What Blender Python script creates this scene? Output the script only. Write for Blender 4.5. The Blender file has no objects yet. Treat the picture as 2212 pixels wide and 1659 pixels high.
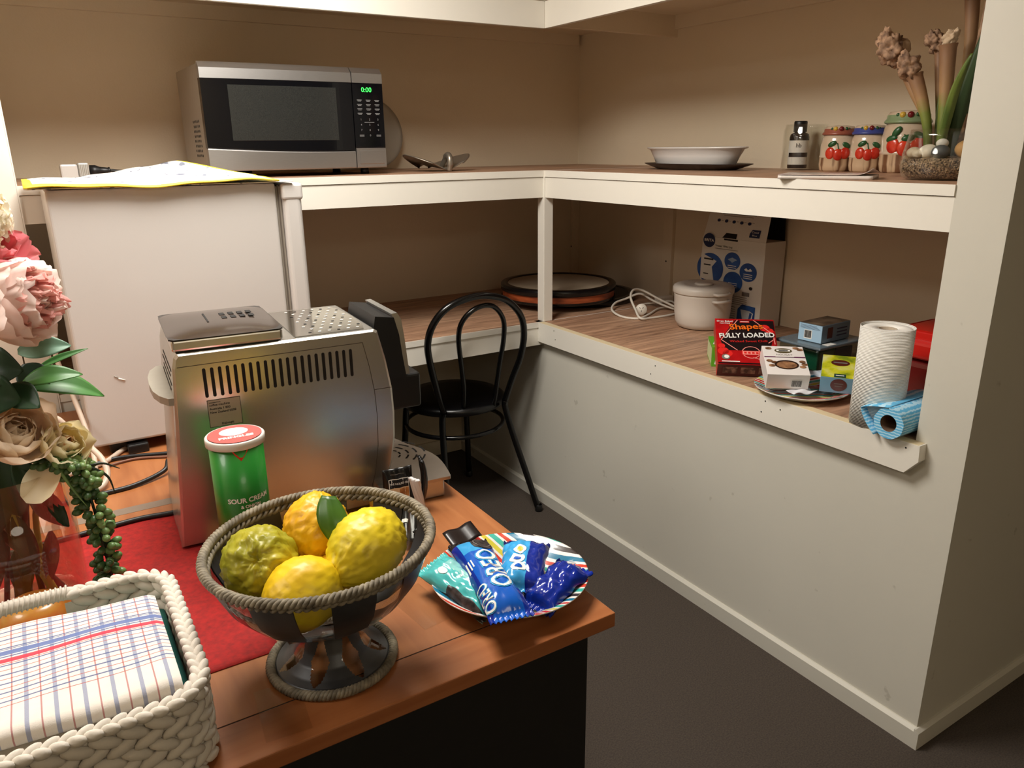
import bpy, bmesh, math, random
from mathutils import Vector, Matrix, noise

C = bpy.context.scene.collection
R = random.Random(11)
PI = math.pi
V = Vector

# ------------------------------------------------------------------ helpers
def S(r, g, b):
    def f(c):
        c /= 255.0
        return c / 12.92 if c <= .04045 else ((c + .055) / 1.055) ** 2.4
    return (f(r), f(g), f(b), 1.0)

def new_mat(name):
    m = bpy.data.materials.new(name)
    m.use_nodes = True
    return m, m.node_tree, m.node_tree.nodes['Principled BSDF']

def mat(name, col, rough=.5, metal=0.0, var=.06, vscale=14, bump=0.0, bscale=120, coat=0.0, trans=0.0, spec=None,
        sheen=0.0, emit=0.0, sss=0.0, stretch=None, ior=None, aniso=0.0):
    m, t, p = new_mat(name)
    N, L = t.nodes, t.links
    p.inputs['Roughness'].default_value = rough
    p.inputs['Metallic'].default_value = metal
    p.inputs['Coat Weight'].default_value = coat
    p.inputs['Coat Roughness'].default_value = .08
    p.inputs['Transmission Weight'].default_value = trans
    p.inputs['Sheen Weight'].default_value = sheen
    if ior: p.inputs['IOR'].default_value = ior
    if spec is not None: p.inputs['Specular IOR Level'].default_value = spec
    if aniso: p.inputs['Anisotropic'].default_value = aniso
    if sss:
        p.inputs['Subsurface Weight'].default_value = sss
        p.inputs['Subsurface Radius'].default_value = (.01, .006, .004)
        p.inputs['Subsurface Scale'].default_value = .6
    tc = N.new('ShaderNodeTexCoord')
    src = tc.outputs['Object']
    if stretch:
        mp = N.new('ShaderNodeMapping'); mp.inputs['Scale'].default_value = stretch
        L.new(src, mp.inputs['Vector']); src = mp.outputs['Vector']
    nz = N.new('ShaderNodeTexNoise'); nz.inputs['Scale'].default_value = vscale; nz.inputs['Detail'].default_value = 4
    L.new(src, nz.inputs['Vector'])
    mx = N.new('ShaderNodeMix'); mx.data_type = 'RGBA'
    a = [max(0, c * (1 - var)) for c in col[:3]] + [1]; b = [min(1, c * (1 + var)) for c in col[:3]] + [1]
    mx.inputs[6].default_value = a; mx.inputs[7].default_value = b
    L.new(nz.outputs['Fac'], mx.inputs['Factor']); L.new(mx.outputs[2], p.inputs['Base Color'])
    if emit:
        p.inputs['Emission Color'].default_value = col; p.inputs['Emission Strength'].default_value = emit
    if bump:
        n2 = N.new('ShaderNodeTexNoise'); n2.inputs['Scale'].default_value = bscale; n2.inputs['Detail'].default_value = 3
        L.new(src, n2.inputs['Vector'])
        bp = N.new('ShaderNodeBump'); bp.inputs['Strength'].default_value = bump; bp.inputs['Distance'].default_value = .004
        L.new(n2.outputs['Fac'], bp.inputs['Height']); L.new(bp.outputs['Normal'], p.inputs['Normal'])
    return m

def ramp_noise(name, cols, scale, stretch=(1, 1, 1), detail=6, rough=.5, bump=.0, coat=0, dist=0.0, metal=0.0, bdist=.004):
    m, t, p = new_mat(name)
    N, L = t.nodes, t.links
    tc = N.new('ShaderNodeTexCoord'); mp = N.new('ShaderNodeMapping'); mp.inputs['Scale'].default_value = stretch
    nz = N.new('ShaderNodeTexNoise'); nz.inputs['Scale'].default_value = scale; nz.inputs['Detail'].default_value = detail
    nz.inputs['Distortion'].default_value = dist
    cr = N.new('ShaderNodeValToRGB')
    el = cr.color_ramp.elements
    while len(el) < len(cols): el.new(.5)
    for e, (pos, c) in zip(el, cols): e.position = pos; e.color = c
    L.new(tc.outputs['Object'], mp.inputs['Vector']); L.new(mp.outputs['Vector'], nz.inputs['Vector'])
    L.new(nz.outputs['Fac'], cr.inputs['Fac']); L.new(cr.outputs['Color'], p.inputs['Base Color'])
    p.inputs['Roughness'].default_value = rough; p.inputs['Coat Weight'].default_value = coat; p.inputs['Metallic'].default_value = metal
    if bump:
        bp = N.new('ShaderNodeBump'); bp.inputs['Strength'].default_value = bump; bp.inputs['Distance'].default_value = bdist
        L.new(nz.outputs['Fac'], bp.inputs['Height']); L.new(bp.outputs['Normal'], p.inputs['Normal'])
    return m

def petalmat(name, c0, c1, scale):
    m = ramp_noise(name, [(.3, c0), (.7, c1)], scale, rough=.6)
    t = m.node_tree; N, L = t.nodes, t.links
    p = N['Principled BSDF']; out = N['Material Output']
    cr = [n for n in N if n.type == 'VALTORGB'][0]
    tl = N.new('ShaderNodeBsdfTranslucent'); L.new(cr.outputs['Color'], tl.inputs['Color'])
    mx = N.new('ShaderNodeMixShader'); mx.inputs['Fac'].default_value = .42
    p.inputs['Specular IOR Level'].default_value = .2
    L.new(p.outputs[0], mx.inputs[1]); L.new(tl.outputs[0], mx.inputs[2]); L.new(mx.outputs[0], out.inputs['Surface'])
    return m

def glass(name, col=(1, 1, 1, 1), rough=.02, ior=1.45, thin=True):
    m, t, p = new_mat(name)
    N, L = t.nodes, t.links
    if thin:                      # thin sheet glass: clear with a fresnel reflection
        out = N['Material Output']; N.remove(p)
        tr = N.new('ShaderNodeBsdfTransparent'); tr.inputs['Color'].default_value = col
        gl = N.new('ShaderNodeBsdfGlossy'); gl.inputs['Roughness'].default_value = max(rough, .03)
        gl.inputs['Color'].default_value = (1, 1, 1, 1)
        fr = N.new('ShaderNodeLayerWeight'); fr.inputs['Blend'].default_value = .5
        nz = N.new('ShaderNodeTexNoise'); nz.inputs['Scale'].default_value = 30
        pw = N.new('ShaderNodeMath'); pw.operation = 'POWER'; pw.inputs[1].default_value = 4
        L.new(fr.outputs['Facing'], pw.inputs[0])
        ml = N.new('ShaderNodeMath'); ml.operation = 'MULTIPLY_ADD'; ml.inputs[1].default_value = .7; ml.inputs[2].default_value = .03
        L.new(pw.outputs[0], ml.inputs[0])
        mt = N.new('ShaderNodeMath'); mt.operation = 'MULTIPLY_ADD'; mt.inputs[1].default_value = .02
        L.new(nz.outputs['Fac'], mt.inputs[0]); L.new(ml.outputs[0], mt.inputs[2])
        mx = N.new('ShaderNodeMixShader')
        L.new(mt.outputs[0], mx.inputs['Fac']); L.new(tr.outputs[0], mx.inputs[1]); L.new(gl.outputs[0], mx.inputs[2])
        L.new(mx.outputs[0], out.inputs['Surface'])
    else:
        p.inputs['Base Color'].default_value = col; p.inputs['Roughness'].default_value = rough
        p.inputs['Transmission Weight'].default_value = 1; p.inputs['IOR'].default_value = ior
    return m

_tx = {}
def text_geo(body, size, bold=0.0, align='CENTER'):
    k = (body, size, bold, align)
    if k not in _tx:
        cu = bpy.data.curves.new('lettering', 'FONT'); cu.body = body; cu.size = size
        cu.align_x = align; cu.align_y = 'CENTER'; cu.offset = bold * size; cu.resolution_u = 3
        o = bpy.data.objects.new('lettering', cu); C.objects.link(o)
        dg = bpy.context.evaluated_depsgraph_get()
        me = bpy.data.meshes.new_from_object(o.evaluated_get(dg), depsgraph=dg)
        _tx[k] = ([v.co.copy() for v in me.vertices], [tuple(p.vertices) for p in me.polygons])
        bpy.data.objects.remove(o); bpy.data.curves.remove(cu); bpy.data.meshes.remove(me)
    return _tx[k]

class MB:
    def __init__(s):
        s.v, s.f, s.mi, s.sm, s.mats = [], [], [], [], []
        s.M = Matrix()
    def add(s, vs, fs, m, smooth=True):
        if m not in s.mats: s.mats.append(m)
        k = s.mats.index(m); b = len(s.v)
        s.v += [s.M @ V(v) for v in vs]
        for f in fs:
            s.f.append([b + i for i in f]); s.mi.append(k); s.sm.append(smooth)
        return s
    def box(s, x0, x1, y0, y1, z0, z1, m, bev=0.0, seg=2):
        if bev:
            bm = bmesh.new(); bmesh.ops.create_cube(bm, size=1)
            for v in bm.verts:
                v.co = ((x0 + x1) / 2 + v.co.x * (x1 - x0), (y0 + y1) / 2 + v.co.y * (y1 - y0), (z0 + z1) / 2 + v.co.z * (z1 - z0))
            bmesh.ops.bevel(bm, geom=bm.edges[:], offset=bev, segments=seg, affect='EDGES', profile=.5)
            bm.verts.index_update()
            s.add([v.co.copy() for v in bm.verts], [[v.index for v in f.verts] for f in bm.faces], m, False)
            bm.free()
        else:
            vs = [(x, y, z) for z in (z0, z1) for y in (y0, y1) for x in (x0, x1)]
            s.add(vs, [(0, 2, 3, 1), (4, 5, 7, 6), (0, 1, 5, 4), (2, 6, 7, 3), (0, 4, 6, 2), (1, 3, 7, 5)], m, False)
        return s
    def prism(s, pts, d0, d1, m, axis='y', smooth=False):
        """2D outline extruded along an axis. axis y: pts=(x,z); x: pts=(y,z); z: pts=(x,y)"""
        n = len(pts)
        def P(p, d): return (p[0], d, p[1]) if axis == 'y' else ((d, p[0], p[1]) if axis == 'x' else (p[0], p[1], d))
        vs = [P(p, d0) for p in pts] + [P(p, d1) for p in pts]
        s.add(vs, [list(range(n))[::-1], list(range(n, 2 * n))], m, False)
        s.add(vs, [(i, (i + 1) % n, n + (i + 1) % n, n + i) for i in range(n)], m, smooth)
        return s
    def surf(s, fn, nu, nv, m, wu=False, wv=False, smooth=True, mfn=None):
        cu, cv = (nu if wu else nu + 1), (nv if wv else nv + 1)
        vs = [fn(i / nu, j / nv) for j in range(cv) for i in range(cu)]
        by = {}
        for j in range(nv):
            for i in range(nu):
                q = (j * cu + i, j * cu + (i + 1) % cu, ((j + 1) % cv) * cu + (i + 1) % cu, ((j + 1) % cv) * cu + i)
                by.setdefault(mfn((i + .5) / nu, (j + .5) / nv) if mfn else m, []).append(q)
        b = len(s.v)
        first = True
        for mm, fs in by.items():
            if mm is None: continue
            if first: s.add(vs, fs, mm, smooth); first = False
            else:
                if mm not in s.mats: s.mats.append(mm)
                k = s.mats.index(mm)
                for f in fs: s.f.append([b + i for i in f]); s.mi.append(k); s.sm.append(smooth)
        return s
    def lathe(s, prof, m, n=40, c=(0, 0, 0), smooth=True, mfn=None):
        return s.surf(lambda u, w: (lambda r, z: (c[0] + r * math.cos(u * 2 * PI), c[1] + r * math.sin(u * 2 * PI), c[2] + z))(*prof[min(len(prof) - 1, int(round(w * (len(prof) - 1))))]),
                      n, len(prof) - 1, m, wu=True, smooth=smooth, mfn=mfn)
    def tube(s, pts, r, m, n=10, closed=False, caps=True):
        pts = [V(p) for p in pts]; k = len(pts)
        rs = r if isinstance(r, (list, tuple)) else [r] * k
        vs = []
        up = None
        for i, p in enumerate(pts):
            a = pts[(i - 1) % k] if (closed or i) else p; b = pts[(i + 1) % k] if (closed or i < k - 1) else p
            d = (b - a)
            d = d.normalized() if d.length > 1e-9 else V((0, 0, 1))
            if up is None: up = V((0, 0, 1)) if abs(d.z) < .9 else V((1, 0, 0))
            x = up - d * up.dot(d)
            if x.length < 1e-6: x = d.orthogonal()
            x.normalize(); up = x; y = d.cross(x)
            for j in range(n):
                t = 2 * PI * j / n
                vs.append(p + (x * math.cos(t) + y * math.sin(t)) * rs[i])
        fs = [(i * n + j, i * n + (j + 1) % n, ((i + 1) % k) * n + (j + 1) % n, ((i + 1) % k) * n + j)
              for i in range(k if closed else k - 1) for j in range(n)]
        if caps and not closed: fs += [list(range(n))[::-1], list(range((k - 1) * n, k * n))]
        return s.add(vs, fs, m, True)
    def ell(s, c, r, m, nu=12, nv=8, rot=None):
        M = (rot or Matrix.Identity(3)); c = V(c); r = V(r) if not isinstance(r, (int, float)) else V((r, r, r))
        def f(u, w):
            a, b = u * 2 * PI, (w - .5) * PI
            return c + M @ V((r.x * math.cos(b) * math.cos(a), r.y * math.cos(b) * math.sin(a), r.z * math.sin(b)))
        return s.surf(f, nu, nv, m, wu=True)
    def disc(s, c, r, m, n=28, M=None, ry=None):
        ry = ry or r
        vs = [V((c[0] + r * math.cos(2 * PI * i / n), c[1] + ry * math.sin(2 * PI * i / n), c[2])) for i in range(n)]
        if M: vs = [M @ v for v in vs]
        return s.add(vs, [list(range(n))], m, False)
    def rect(s, x0, x1, y0, y1, z, m, M=None, fn=None):
        vs = [V((x0, y0, z)), V((x1, y0, z)), V((x1, y1, z)), V((x0, y1, z))]
        if fn: vs = [V(fn(v.x, v.y)) for v in vs]
        if M: vs = [M @ v for v in vs]
        return s.add(vs, [(0, 1, 2, 3)], m, False)
    def poly(s, pts, z, m, M=None, fn=None):
        vs = [V((p[0], p[1], z)) for p in pts]
        if fn: vs = [V(fn(v.x, v.y)) for v in vs]
        if M: vs = [M @ v for v in vs]
        return s.add(vs, [list(range(len(vs)))], m, False)
    def text(s, body, size, m, M=None, at=(0, 0, 0), bold=0.0, align='CENTER', fn=None, sx=1.0, rot=0.0):
        vs, fs = text_geo(body, size, bold, align)
        c, sn = math.cos(rot), math.sin(rot)
        vs = [V((v.x * sx, v.y, 0)) for v in vs]
        vs = [V((at[0] + v.x * c - v.y * sn, at[1] + v.x * sn + v.y * c, at[2])) for v in vs]
        if fn: vs = [V(fn(v.x, v.y)) for v in vs]
        if M: vs = [M @ v for v in vs]
        return s.add(vs, fs, m, False)
    def build(s, name, parent=None, label=None, solid=0.0, sub=0, off=0.0):
        me = bpy.data.meshes.new(name)
        vs = s.v
        if parent is not None:
            W = parent.matrix_world if False else xf(parent)
            Wi = W.inverted(); vs = [Wi @ v for v in vs]
        me.from_pydata([tuple(v) for v in vs], [], s.f)
        for m in s.mats: me.materials.append(m)
        me.polygons.foreach_set('material_index', s.mi)
        me.polygons.foreach_set('use_smooth', s.sm)
        me.update()
        o = bpy.data.objects.new(name, me); C.objects.link(o)
        if parent is not None: o.parent = parent
        if label: o['label'] = label
        if solid:
            md = o.modifiers.new('thick', 'SOLIDIFY'); md.thickness = solid; md.offset = off
        if sub:
            md = o.modifiers.new('smooth', 'SUBSURF'); md.levels = sub; md.render_levels = sub
        return o

def xf(o):
    M = Matrix.Translation(o.location) @ o.rotation_euler.to_matrix().to_4x4()
    return (xf(o.parent) @ M) if o.parent else M

def tag(o, label, cat, group=None):
    o['label'] = label; o['category'] = cat
    if group: o['group'] = group
    return o

def thing(name, label, cat, loc=(0, 0, 0), rotz=0.0, group=None):
    o = bpy.data.objects.new(name, None); C.objects.link(o)
    o.empty_display_size = .05
    o.location = loc; o.rotation_euler = (0, 0, rotz)
    return tag(o, label, cat, group)

def dup(root, loc, rotz, label, group=None):
    r = root.copy(); C.objects.link(r); r.location = loc; r.rotation_euler = (0, 0, rotz); r['label'] = label
    if group: r['group'] = group
    for ch in list(root.children):
        c = ch.copy(); C.objects.link(c); c.parent = r
        for g in ch.children:
            d = g.copy(); C.objects.link(d); d.parent = c
    return r

def struct(mb, name, parent=None):
    o = mb.build(name, parent)
    if parent is None: o['kind'] = 'structure'
    return o

def spline(pts, n=8):
    """Catmull-Rom through pts"""
    P = [V(p) for p in pts]; P = [P[0] * 2 - P[1]] + P + [P[-1] * 2 - P[-2]]
    out = []
    for i in range(1, len(P) - 2):
        a, b, c, d = P[i - 1:i + 3]
        for k in range(n):
            t = k / n
            out.append(.5 * ((2 * b) + (c - a) * t + (2 * a - 5 * b + 4 * c - d) * t * t + (3 * b - a - 3 * c + d) * t ** 3))
    out.append(P[-2])
    return out

def frame(o, x, y, z=None):
    """4x4 with origin o and axes x, y (z = x cross y)"""
    x = V(x).normalized(); y = V(y); y = (y - x * y.dot(x)).normalized(); z = x.cross(y)
    M = Matrix((x, y, z)).transposed().to_4x4(); M.translation = V(o)
    return M

# ------------------------------------------------------------------ materials
paint = mat('cream_paint', S(230, 225, 214), .45, var=.025, vscale=5, bump=.06, bscale=60)
panelp = mat('panel_paint', S(208, 204, 192), .5, var=.03, vscale=4, bump=.05, bscale=40)
def scuffs(m, scale=17.0, lo=.70, hi=.735, col=S(138, 130, 114), k=.32):
    t = m.node_tree; N, L = t.nodes, t.links; p = N['Principled BSDF']
    src = p.inputs['Base Color'].links[0].from_socket
    tc = N.new('ShaderNodeTexCoord'); nz = N.new('ShaderNodeTexNoise'); nz.inputs['Scale'].default_value = scale; nz.inputs['Detail'].default_value = 3
    L.new(tc.outputs['Object'], nz.inputs['Vector'])
    mr = N.new('ShaderNodeMapRange'); mr.inputs[1].default_value = lo; mr.inputs[2].default_value = hi; mr.inputs[4].default_value = k
    L.new(nz.outputs['Fac'], mr.inputs[0])
    mx = N.new('ShaderNodeMix'); mx.data_type = 'RGBA'; mx.inputs[7].default_value = col
    L.new(mr.outputs[0], mx.inputs['Factor']); L.new(src, mx.inputs[6]); L.new(mx.outputs[2], p.inputs['Base Color'])
scuffs(panelp)
wallp = mat('alcove_paint', S(222, 206, 180), .6, var=.03, vscale=5, bump=.12, bscale=160)
darkwall = mat('side_wall_paint', S(206, 190, 158), .6, var=.03, vscale=5, bump=.1, bscale=140)
ceilp = mat('ceiling_paint', S(225, 220, 208), .8, var=.02)
carpet = ramp_noise('grey_brown_carpet', [(.3, S(56, 48, 42)), (.7, S(78, 68, 59))], 260, detail=5, rough=.95, bump=.35)
white_m = mat('white_enamel', S(208, 204, 200), .28, var=.015, vscale=3, bump=.02, bscale=300)
white_pl = mat('white_plastic', S(228, 224, 214), .38, var=.02)
gasket = mat('grey_gasket', S(150, 142, 130), .6)
black = mat('black_gloss', S(10, 10, 12), .22, var=.1)
blackpl = mat('black_plastic', S(17, 17, 18), .42, var=.1)
blackmat = mat('black_laminate', S(16, 15, 15), .6, var=.1)
blackmetal = mat('black_enamel_tube', S(9, 9, 10), .2, var=.1)
darkhole = mat('dark_recess', S(14, 11, 9), .8)
steel = mat('brushed_steel', S(176, 174, 173), .36, .95, var=.06, vscale=60, stretch=(1, 1, 12))
silver = mat('silver_plastic', S(188, 184, 176), .27, .85, var=.02, vscale=30)
silver2 = mat('silver_trim', S(212, 210, 205), .22, .9, var=.02)
inkb = mat('black_ink', S(32, 28, 26), .6)
inkw = mat('white_ink', S(240, 238, 232), .5)
green_led = mat('green_display', (.05, 1, .12, 1), .5, emit=1.1)
clear = glass('clear_glass')

# wood: shelf vinyl with planks, and the orange desk laminate
def plank_mat():
    m, t, p = new_mat('brown_plank_vinyl')
    N, L = t.nodes, t.links
    tc = N.new('ShaderNodeTexCoord')
    br = N.new('ShaderNodeTexBrick'); br.inputs['Scale'].default_value = 1
    br.inputs['Brick Width'].default_value = .9; br.inputs['Row Height'].default_value = .15; br.inputs['Mortar Size'].default_value = .0008
    br.inputs['Color1'].default_value = S(196, 156, 126); br.inputs['Color2'].default_value = S(180, 140, 112); br.inputs['Mortar'].default_value = S(120, 90, 70)
    L.new(tc.outputs['Object'], br.inputs['Vector'])
    mp = N.new('ShaderNodeMapping'); mp.inputs['Scale'].default_value = (2.2, 26, 1)
    L.new(tc.outputs['Object'], mp.inputs['Vector'])
    nz = N.new('ShaderNodeTexNoise'); nz.inputs['Scale'].default_value = 2.2; nz.inputs['Detail'].default_value = 8; nz.inputs['Distortion'].default_value = .8
    L.new(mp.outputs['Vector'], nz.inputs['Vector'])
    cr = N.new('ShaderNodeValToRGB')
    cr.color_ramp.elements[0].position = .32; cr.color_ramp.elements[0].color = (.45, .42, .40, 1)
    cr.color_ramp.elements[1].position = .68; cr.color_ramp.elements[1].color = (1.15, 1.15, 1.15, 1)
    L.new(nz.outputs['Fac'], cr.inputs['Fac'])
    mx = N.new('ShaderNodeMix'); mx.data_type = 'RGBA'; mx.blend_type = 'MULTIPLY'; mx.inputs['Factor'].default_value = .85
    L.new(br.outputs['Color'], mx.inputs[6]); L.new(cr.outputs['Color'], mx.inputs[7]); L.new(mx.outputs[2], p.inputs['Base Color'])
    p.inputs['Roughness'].default_value = .45
    return m
plank = plank_mat()
desk_wood = ramp_noise('orange_beech_laminate', [(.3, S(150, 90, 51)), (.5, S(160, 100, 58)), (.72, S(170, 110, 66))], 2.4, (18, 1.6, 18), 7, .34, dist=.5)
desk_wood2 = ramp_noise('orange_beech_edge', [(.3, S(148, 86, 47)), (.5, S(158, 96, 55)), (.72, S(166, 104, 62))], 2.4, (1.6, 18, 18), 7, .3, dist=.5)
ply = mat('raw_ply_edge', S(214, 196, 160), .7, var=.15, vscale=40, stretch=(30, 1, 30))

LI, LO = -1.483, -1.595
ZL, ZU, ZT, ZD = .7614, 1.32, 1.905, .72
D, W = .702, .68
XL = -1.6225
CE = 2.29

# ------------------------------------------------------------------ the room
struct(MB().box(-3.4, 3.0, -4.4, .80, -.06, 0, carpet), 'floor')
struct(MB().box(-3.4, 3.0, -4.4, .80, CE, CE + .06, ceilp), 'ceiling')
struct(MB().box(-1.70, W + .08, D, D + .08, 0, CE, wallp), 'wall_back')
struct(MB().box(W, W + .08, LI, D, 0, CE, wallp), 'wall_right')
struct(MB().box(0, 3.0, LO, LI, 0, CE, panelp).box(-.0001, .0001, LO + .001, LI - .001, .0, CE, panelp), 'wall_partition')
struct(MB().box(0, .018, LI, D, 0, ZL - .024, panelp), 'wall_knee')
struct(MB().box(-3.4, -3.32, -4.4, .80, 0, CE, darkwall), 'wall_left')
struct(MB().box(-3.4, 3.0, -4.48, -4.4, 0, CE, darkwall), 'wall_rear')
struct(MB().box(2.92, 3.0, -4.4, LO, 0, CE, darkwall), 'wall_far')
struct(MB().prism([(-.012, 0), (-.012, .047), (-.004, .055), (0, .055), (0, 0)], LO, D, panelp, 'y'), 'baseboard_right')
struct(MB().prism([(LO - .012, 0), (LO - .012, .047), (LO - .004, .055), (LO, .055), (LO, 0)], -.012, 2.92, panelp, 'x'), 'baseboard_front')
struct(MB().box(-1.66, 0, D - .014, D, 0, .07, wallp), 'baseboard_back')
# left end of the alcove: upright board, cupboard leaf beyond it
struct(MB().box(XL - .062, XL - .003, -.006, .03, 0, CE, paint, .002).box(XL - .003, XL, -.006, .03, 0, CE, paint), 'trim_1')
struct(MB().box(XL - .08, XL - .062, .03, D, 0, CE, wallp), 'wall_end')
d1 = MB().box(-3.32, XL - .066, .004, .026, 1.287, CE, mat('cupboard_cream', S(232, 205, 160), .4))
d1.box(-3.32, XL - .066, .004, .026, 0.02, 1.283, paint)
struct(d1, 'door_1')
# filler wall behind the cupboard leaf
struct(MB().box(-3.32, XL - .08, .03, .10, 0, CE, darkwall), 'wall_side')

# ------------------------------------------------------------------ built-in shelves
def board(T, x0, x1, y0, y1, z, name='shelf_board'):
    MB().box(x0, x1, y0, y1, z - .022, z, plank).build(name, T)

# left shelves run the whole back wall, right ones along the side wall
def left_shelf(name, label, z, gz, bz, surface=plank):
    T = thing(name, label, 'shelf', (-.5, .35, z))
    x0 = XL
    MB().box(x0, W, .0005, D, gz + .001, z, surface).build('shelf_board', T)
    MB().box(x0, -.0005, -.004, .0005, gz, z + .0006, paint).build('front_edge', T, 'white painted front edge')
    MB().box(x0, -.0005, 0, .018, bz, gz - .0015, paint).build('fascia', T, 'white fascia board')
    return T

ls_up = left_shelf('wall_shelf', 'brown topped white shelf along the back wall carrying the microwave', ZU, 1.2977, 1.2247)
MB().box(-.0004, W, -.0014, .0012, ZU, ZU + .0004, inkw).build('joint_line', ls_up, 'pale joint line')
ls_lo = left_shelf('wall_shelf', 'low brown topped shelf along the back wall, above the black chair seat', ZL, .7416, .672)
MB().box(.045, W, -.0014, .0012, ZL, ZL + .0004, inkw).build('joint_line', ls_lo, 'pale joint line')
T = thing('wall_shelf', 'brown topped white shelf on the side wall holding dish, canisters and plant bowl', 'shelf', (.34, -.7, ZU))
MB().box(0, W, LI, 0, 1.2987, ZU, plank).build('shelf_board', T)
MB().box(-.004, 0.0, LI, -.0005, 1.2977, ZU + .0006, paint).build('front_edge', T, 'white painted front edge')
MB().box(0, .018, LI, -.0005, 1.2247, 1.2962, paint).build('fascia', T, 'white fascia board')
T = thing('wall_shelf', 'low brown topped shelf on the side wall crowded with snack boxes', 'shelf', (.34, -.7, ZL))
MB().box(0.0, W, LI, 0, ZL - .022, ZL, plank).build('shelf_board', T)
lip = MB().prism([(0.03, ZL), (-1.5085, ZL), (-1.5105, .724), (-1.481, .6885), (0.0, .6866), (.03, .6866)], -.0273, -.0004, paint, 'x')
lipo = lip.build('front_lip', T, 'white board nailed along the front')
MB().box(-.0265, -.001, -1.505, -.002, ZL, ZL + .0006, ply).build('raw_edge', T, 'bare plywood top edge of the lip')
for (y, z) in ((-.105, .748), (-.114, .716), (-.655, .744), (-.636, .713), (-1.084, .748), (-1.134, .738), (-1.074, .715), (-1.478, .748)):
    MB().tube([(-.0278, y, z), (-.0268, y, z)], .0021, darkhole, 8).build('nail_hole', lipo)
# wall uprights below the upper shelf
for (a, lab) in (((.638, .68, .684, D), 'thin cream batten upright in the back corner behind the drums'), ((.662, .68, .018, .075), 'thin cream batten upright on the side wall behind the white cord')):
    o = MB().box(*a, ZL, 1.2977, wallp, .002).tube([(a[0] - .0005, (a[2] + a[3]) / 2, .93), (a[0] + .001, (a[2] + a[3]) / 2, .93)], .004, darkhole, 8).build('shelf_batten')
    tag(o, lab, 'batten')
# top shelf, seen from below
T = thing('wall_shelf', 'white top shelf overhead along the back wall, its underside seen above the microwave', 'shelf', (-.5, .35, ZT))
MB().box(XL, W, .0005, D, 1.886, ZT, wallp).build('shelf_board', T)
MB().box(XL, -.0005, -.004, .0005, 1.876, ZT, paint).build('front_edge', T)
MB().box(XL, -.0005, 0, .018, 1.79, 1.8745, paint).build('fascia', T)
MB().box(XL, W - .0185, D - .018, D, 1.8414, 1.886, wallp).build('wall_cleat', T)
MB().box(.018, W, .063, .081, 1.809, 1.886, wallp).build('cross_bearer', T)
T = thing('wall_shelf', 'white top shelf overhead along the side wall, above the canisters', 'shelf', (.34, -.7, ZT))
MB().box(0, W, LI, 0, 1.886, ZT, wallp).build('shelf_board', T)
MB().box(-.004, 0, LI, -.0005, 1.876, ZT, paint).build('front_edge', T)
MB().box(0, .018, LI, -.0005, 1.79, 1.8745, paint).build('fascia', T)
MB().box(W - .018, W, LI, .063, 1.8365, 1.886, wallp).build('wall_cleat', T)
# square post between the two shelves
T = thing('shelf_post', 'scuffed white square post between the two shelf levels at the corner', 'post', (.018, .018, ZL))
MB().box(-.006, .034, -.008, .034, ZL + .0007, 1.30, paint, .0015).build('post_body', T)
MB().tube([(.014, -.0086, 1.285), (.014, -.007, 1.285)], .0028, darkhole, 8).build('nail_hole', T)

# ------------------------------------------------------------------ desk
DX, DY0, DY1 = -.952, -1.582, -.03
T = thing('desk', 'orange wood topped desk with black panel standing along the shelves', 'desk', (-1.9, -.8, 0))
top = MB().box(-2.9, DX, DY0 + .079, -.80, .695, ZD, desk_wood)
top.box(-2.9, DX, -.77, DY1, .695, ZD, desk_wood)
top.build('desktop', T)
MB().box(-2.9, DX, DY0, DY0 + .078, .695, ZD, desk_wood2, .002).build('front_edge', T, 'orange wood front edging strip with a dark seam')
MB().box(-2.9, DX, DY0 + .0775, DY0 + .0795, .697, ZD - .0006, darkhole).build('seam', T, 'thin dark seam')
MB().box(-2.9, DX, -.80, -.77, .695, ZD + .0004, mat('grey_strip', S(128, 112, 98), .4)).build('joining_strip', T, 'grey strip joining two tops')
MB().box(-2.9, DX - .018, DY0 + .045, DY0 + .063, .0, .694, blackmat).build('front_panel', T, 'black front panel')
MB().box(DX - .045, DX - .020, DY0 + .064, DY1 - .03, .0, .694, blackmat).build('side_panel', T, 'black side panel')
MB().box(-2.9, -2.87, DY0 + .064, DY1 - .03, .0, .694, blackmat).build('side_panel', T, 'black side panel')
tape = glass('clear_tape', (.93, .93, .9, 1), .18)
MB().rect(-.03, .03, -.06, .055, 0, tape, Matrix.Translation((-1.195, -1.40, ZD + .0007)) @ Matrix.Rotation(.12, 4, 'Z')).build('tape_patch', T, 'clear sticky tape patch')
MB().rect(-.028, .028, -.05, .05, 0, tape, Matrix.Translation((-1.445, -1.515, ZD + .0007)) @ Matrix.Rotation(-.1, 4, 'Z')).build('tape_patch', T, 'clear sticky tape patch')

# ------------------------------------------------------------------ fridge
T = thing('bar_fridge', 'white bar fridge on the desk seen from its plain side', 'fridge', (-1.33, -.24, ZD))
b = MB().box(-1.576, -1.098, -.458, -.012, .748, 1.326, white_m, .006, 3); b.build('cabinet', T)
MB().box(-1.0978, -1.0835, -.449, -.02, .756, 1.318, gasket, .003).box(-1.0925, -1.0895, -.4505, -.018, .753, 1.321, mat('gasket_shade', S(104, 94, 84), .7)).build('door_gasket', T, 'grey rubber gasket')
dr = MB().box(-1.083, -1.036, -.461, -.010, .748, 1.308, white_m, .012, 4).build('door', T)
MB().box(-1.085, -1.033, -.463, -.008, 1.285, 1.325, white_m, .007, 3).build('top_cap', dr)
for (x, y) in ((-1.52, -.42), (-1.15, -.42), (-1.52, -.06), (-1.15, -.06)):
    MB().box(x - .02, x + .02, y - .018, y + .018, ZD, .752, blackpl, .004).build('foot', T, 'black foot')
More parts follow.
